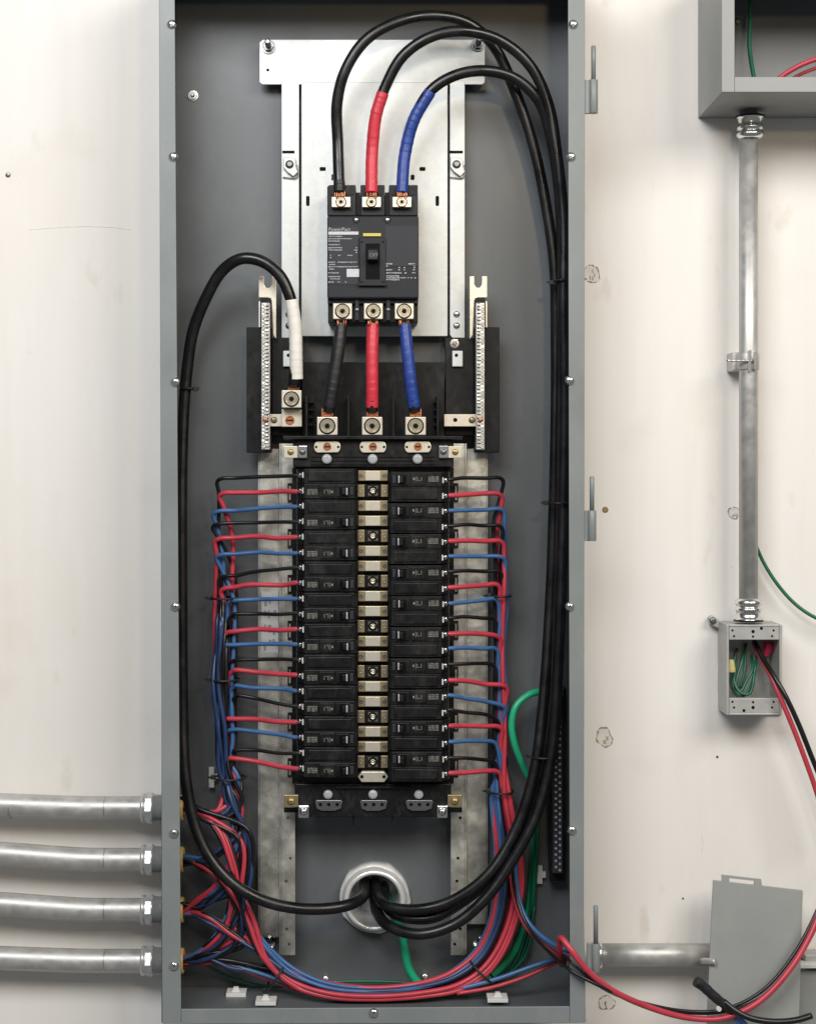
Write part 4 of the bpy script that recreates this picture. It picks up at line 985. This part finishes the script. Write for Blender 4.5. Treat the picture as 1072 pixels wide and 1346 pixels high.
rn = thing('wire_connector', 'red wire connector at the upper right inside the outlet box', 'wire connector', W(1007, 850, 130)); MB().lathe(W(1006, 862, 138), (0.25, 0, 1), [(0, 4), (8, 7), (18, 7.5), (20, 6)], 10, smooth=False).build('cap', 'red_nut', rn)
wire('red_wire', 'red wire drooping out of the outlet box to the right edge', [(990, 846, 140), (1000, 866, 122), (1012, 888, 100), (1024, 915, 88), (1042, 958, 84), (1058, 1000, 84), (1070, 1034, 84), (1090, 1100, 84)], 'red', 3.6, None)
wire('black_wire', 'black wire drooping out of the outlet box beside the red one', [(990, 842, 138), (1002, 866, 118), (1016, 888, 94), (1030, 912, 82), (1048, 950, 80), (1066, 995, 80), (1082, 1035, 80), (1100, 1090, 80)], 'black', 3.6, None)
wire('green_wire', 'green wire curving from the vertical conduit to the right edge', [(993, 718, 140), (1002, 738, 140), (1018, 764, 138), (1040, 790, 136), (1062, 807, 134), (1090, 820, 132), (1120, 828, 130)], 'green', 2.6, 'thin green wires')

# ------------------------------------------------------------------ lower right: conduit nipple, leaning cover, small box, taped wires
np_ = thing('conduit', 'short horizontal conduit from the right side of the panel to the leaning cover', 'conduit', W(860, 1256, 118), None)
MB().lathe(W(780, 1255, 122), (1, 0, 0), [(0, 15.5), (176, 15.5)], 28).build('pipe', 'emt', np_)
MB().lathe(W(780, 1255, 122), (1, 0, 0), [(0, 18.5), (9, 18.5), (10, 17.5), (11, 15.6)], 28).build('connector', 'zinc', np_)
cv = thing('box_cover', 'grey flat sheet metal cover with slotted tab leaning against the wall', 'cover', W(990, 1400, 60))
def cd_(y): return 100 - (y - 1150) * .14
def cp(x, y): return (x, y, cd_(y))
MB().prism([cp(936.5, 1157), cp(1054.5, 1170.5), cp(1047, 1420), cp(925, 1420)], 0, 3).build('sheet', 'paint_box', cv, bevel=.5)
h = MB()
for q in ([(948, 1150), (1000, 1156), (1000, 1159), (948, 1153.4)], [(948, 1153.4), (958, 1154.4), (958, 1160), (948, 1159)], [(991, 1158), (1000, 1159), (1001, 1165), (990, 1164)]):
    h.prism([cp(*p) for p in q], 0, 3)
h.build('hanging_tab', 'paint_box', cv)
MB().tube([(922, 1263, 96), (934, 1263.5, 80), (940, 1264, 76)], 4.3, 12, 3).build('pin', 'emt', cv)
sb = thing('pull_box', 'grey box at the lower right edge behind the leaning cover', 'box', W(1080, 1400, 140))
MB().box(1046, 1130, 1276, 1450, 125, 160).build('body', 'paint_box', sb, bevel=1)
MB().box(1050, 1130, 1268, 1273, 112, 132).build('top_lip', 'white_plastic', sb, bevel=.6)
MB().box(1058, 1130, 1256, 1264, 128, 160).build('rear_lip', 'cast', sb, bevel=.6)
tb_ = thing('taped_wires', 'bundle of wires with black taped end pointing up left at the bottom', 'wire bundle', W(970, 1330, 70))
MB().tube([(914, 1290, 34), (923, 1296, 36), (936, 1308, 38), (950, 1320, 40), (962, 1330, 42)], lambda t: 7.0 - 1.0 * t + .5 * ((t * 5) % 1), 12, 8).build('tape_wrap', 'tape_black', tb_)
MB().tube([(950, 1320, 44), (962, 1334, 46), (976, 1352, 48), (992, 1380, 50)], 3.4, 9, 6).build('wire', 'wire_blue', tb_)
MB().tube([(954, 1318, 40), (968, 1334, 42), (984, 1352, 44), (1000, 1376, 46)], 3.0, 9, 6).build('wire', 'wire_blue', tb_)
MB().tube([(950, 1316, 38), (965, 1328, 34), (985, 1338, 30), (1015, 1343, 28), (1045, 1341, 28), (1066, 1335, 30)], 4.3, 10, 6).build('wire', 'wire_black', tb_)
MB().lathe(W(942, 1325, 30), (0.3, -1, 0), [(0, 3.5), (6, 3.2)], 10).build('ferrule', 'white_plastic', tb_)
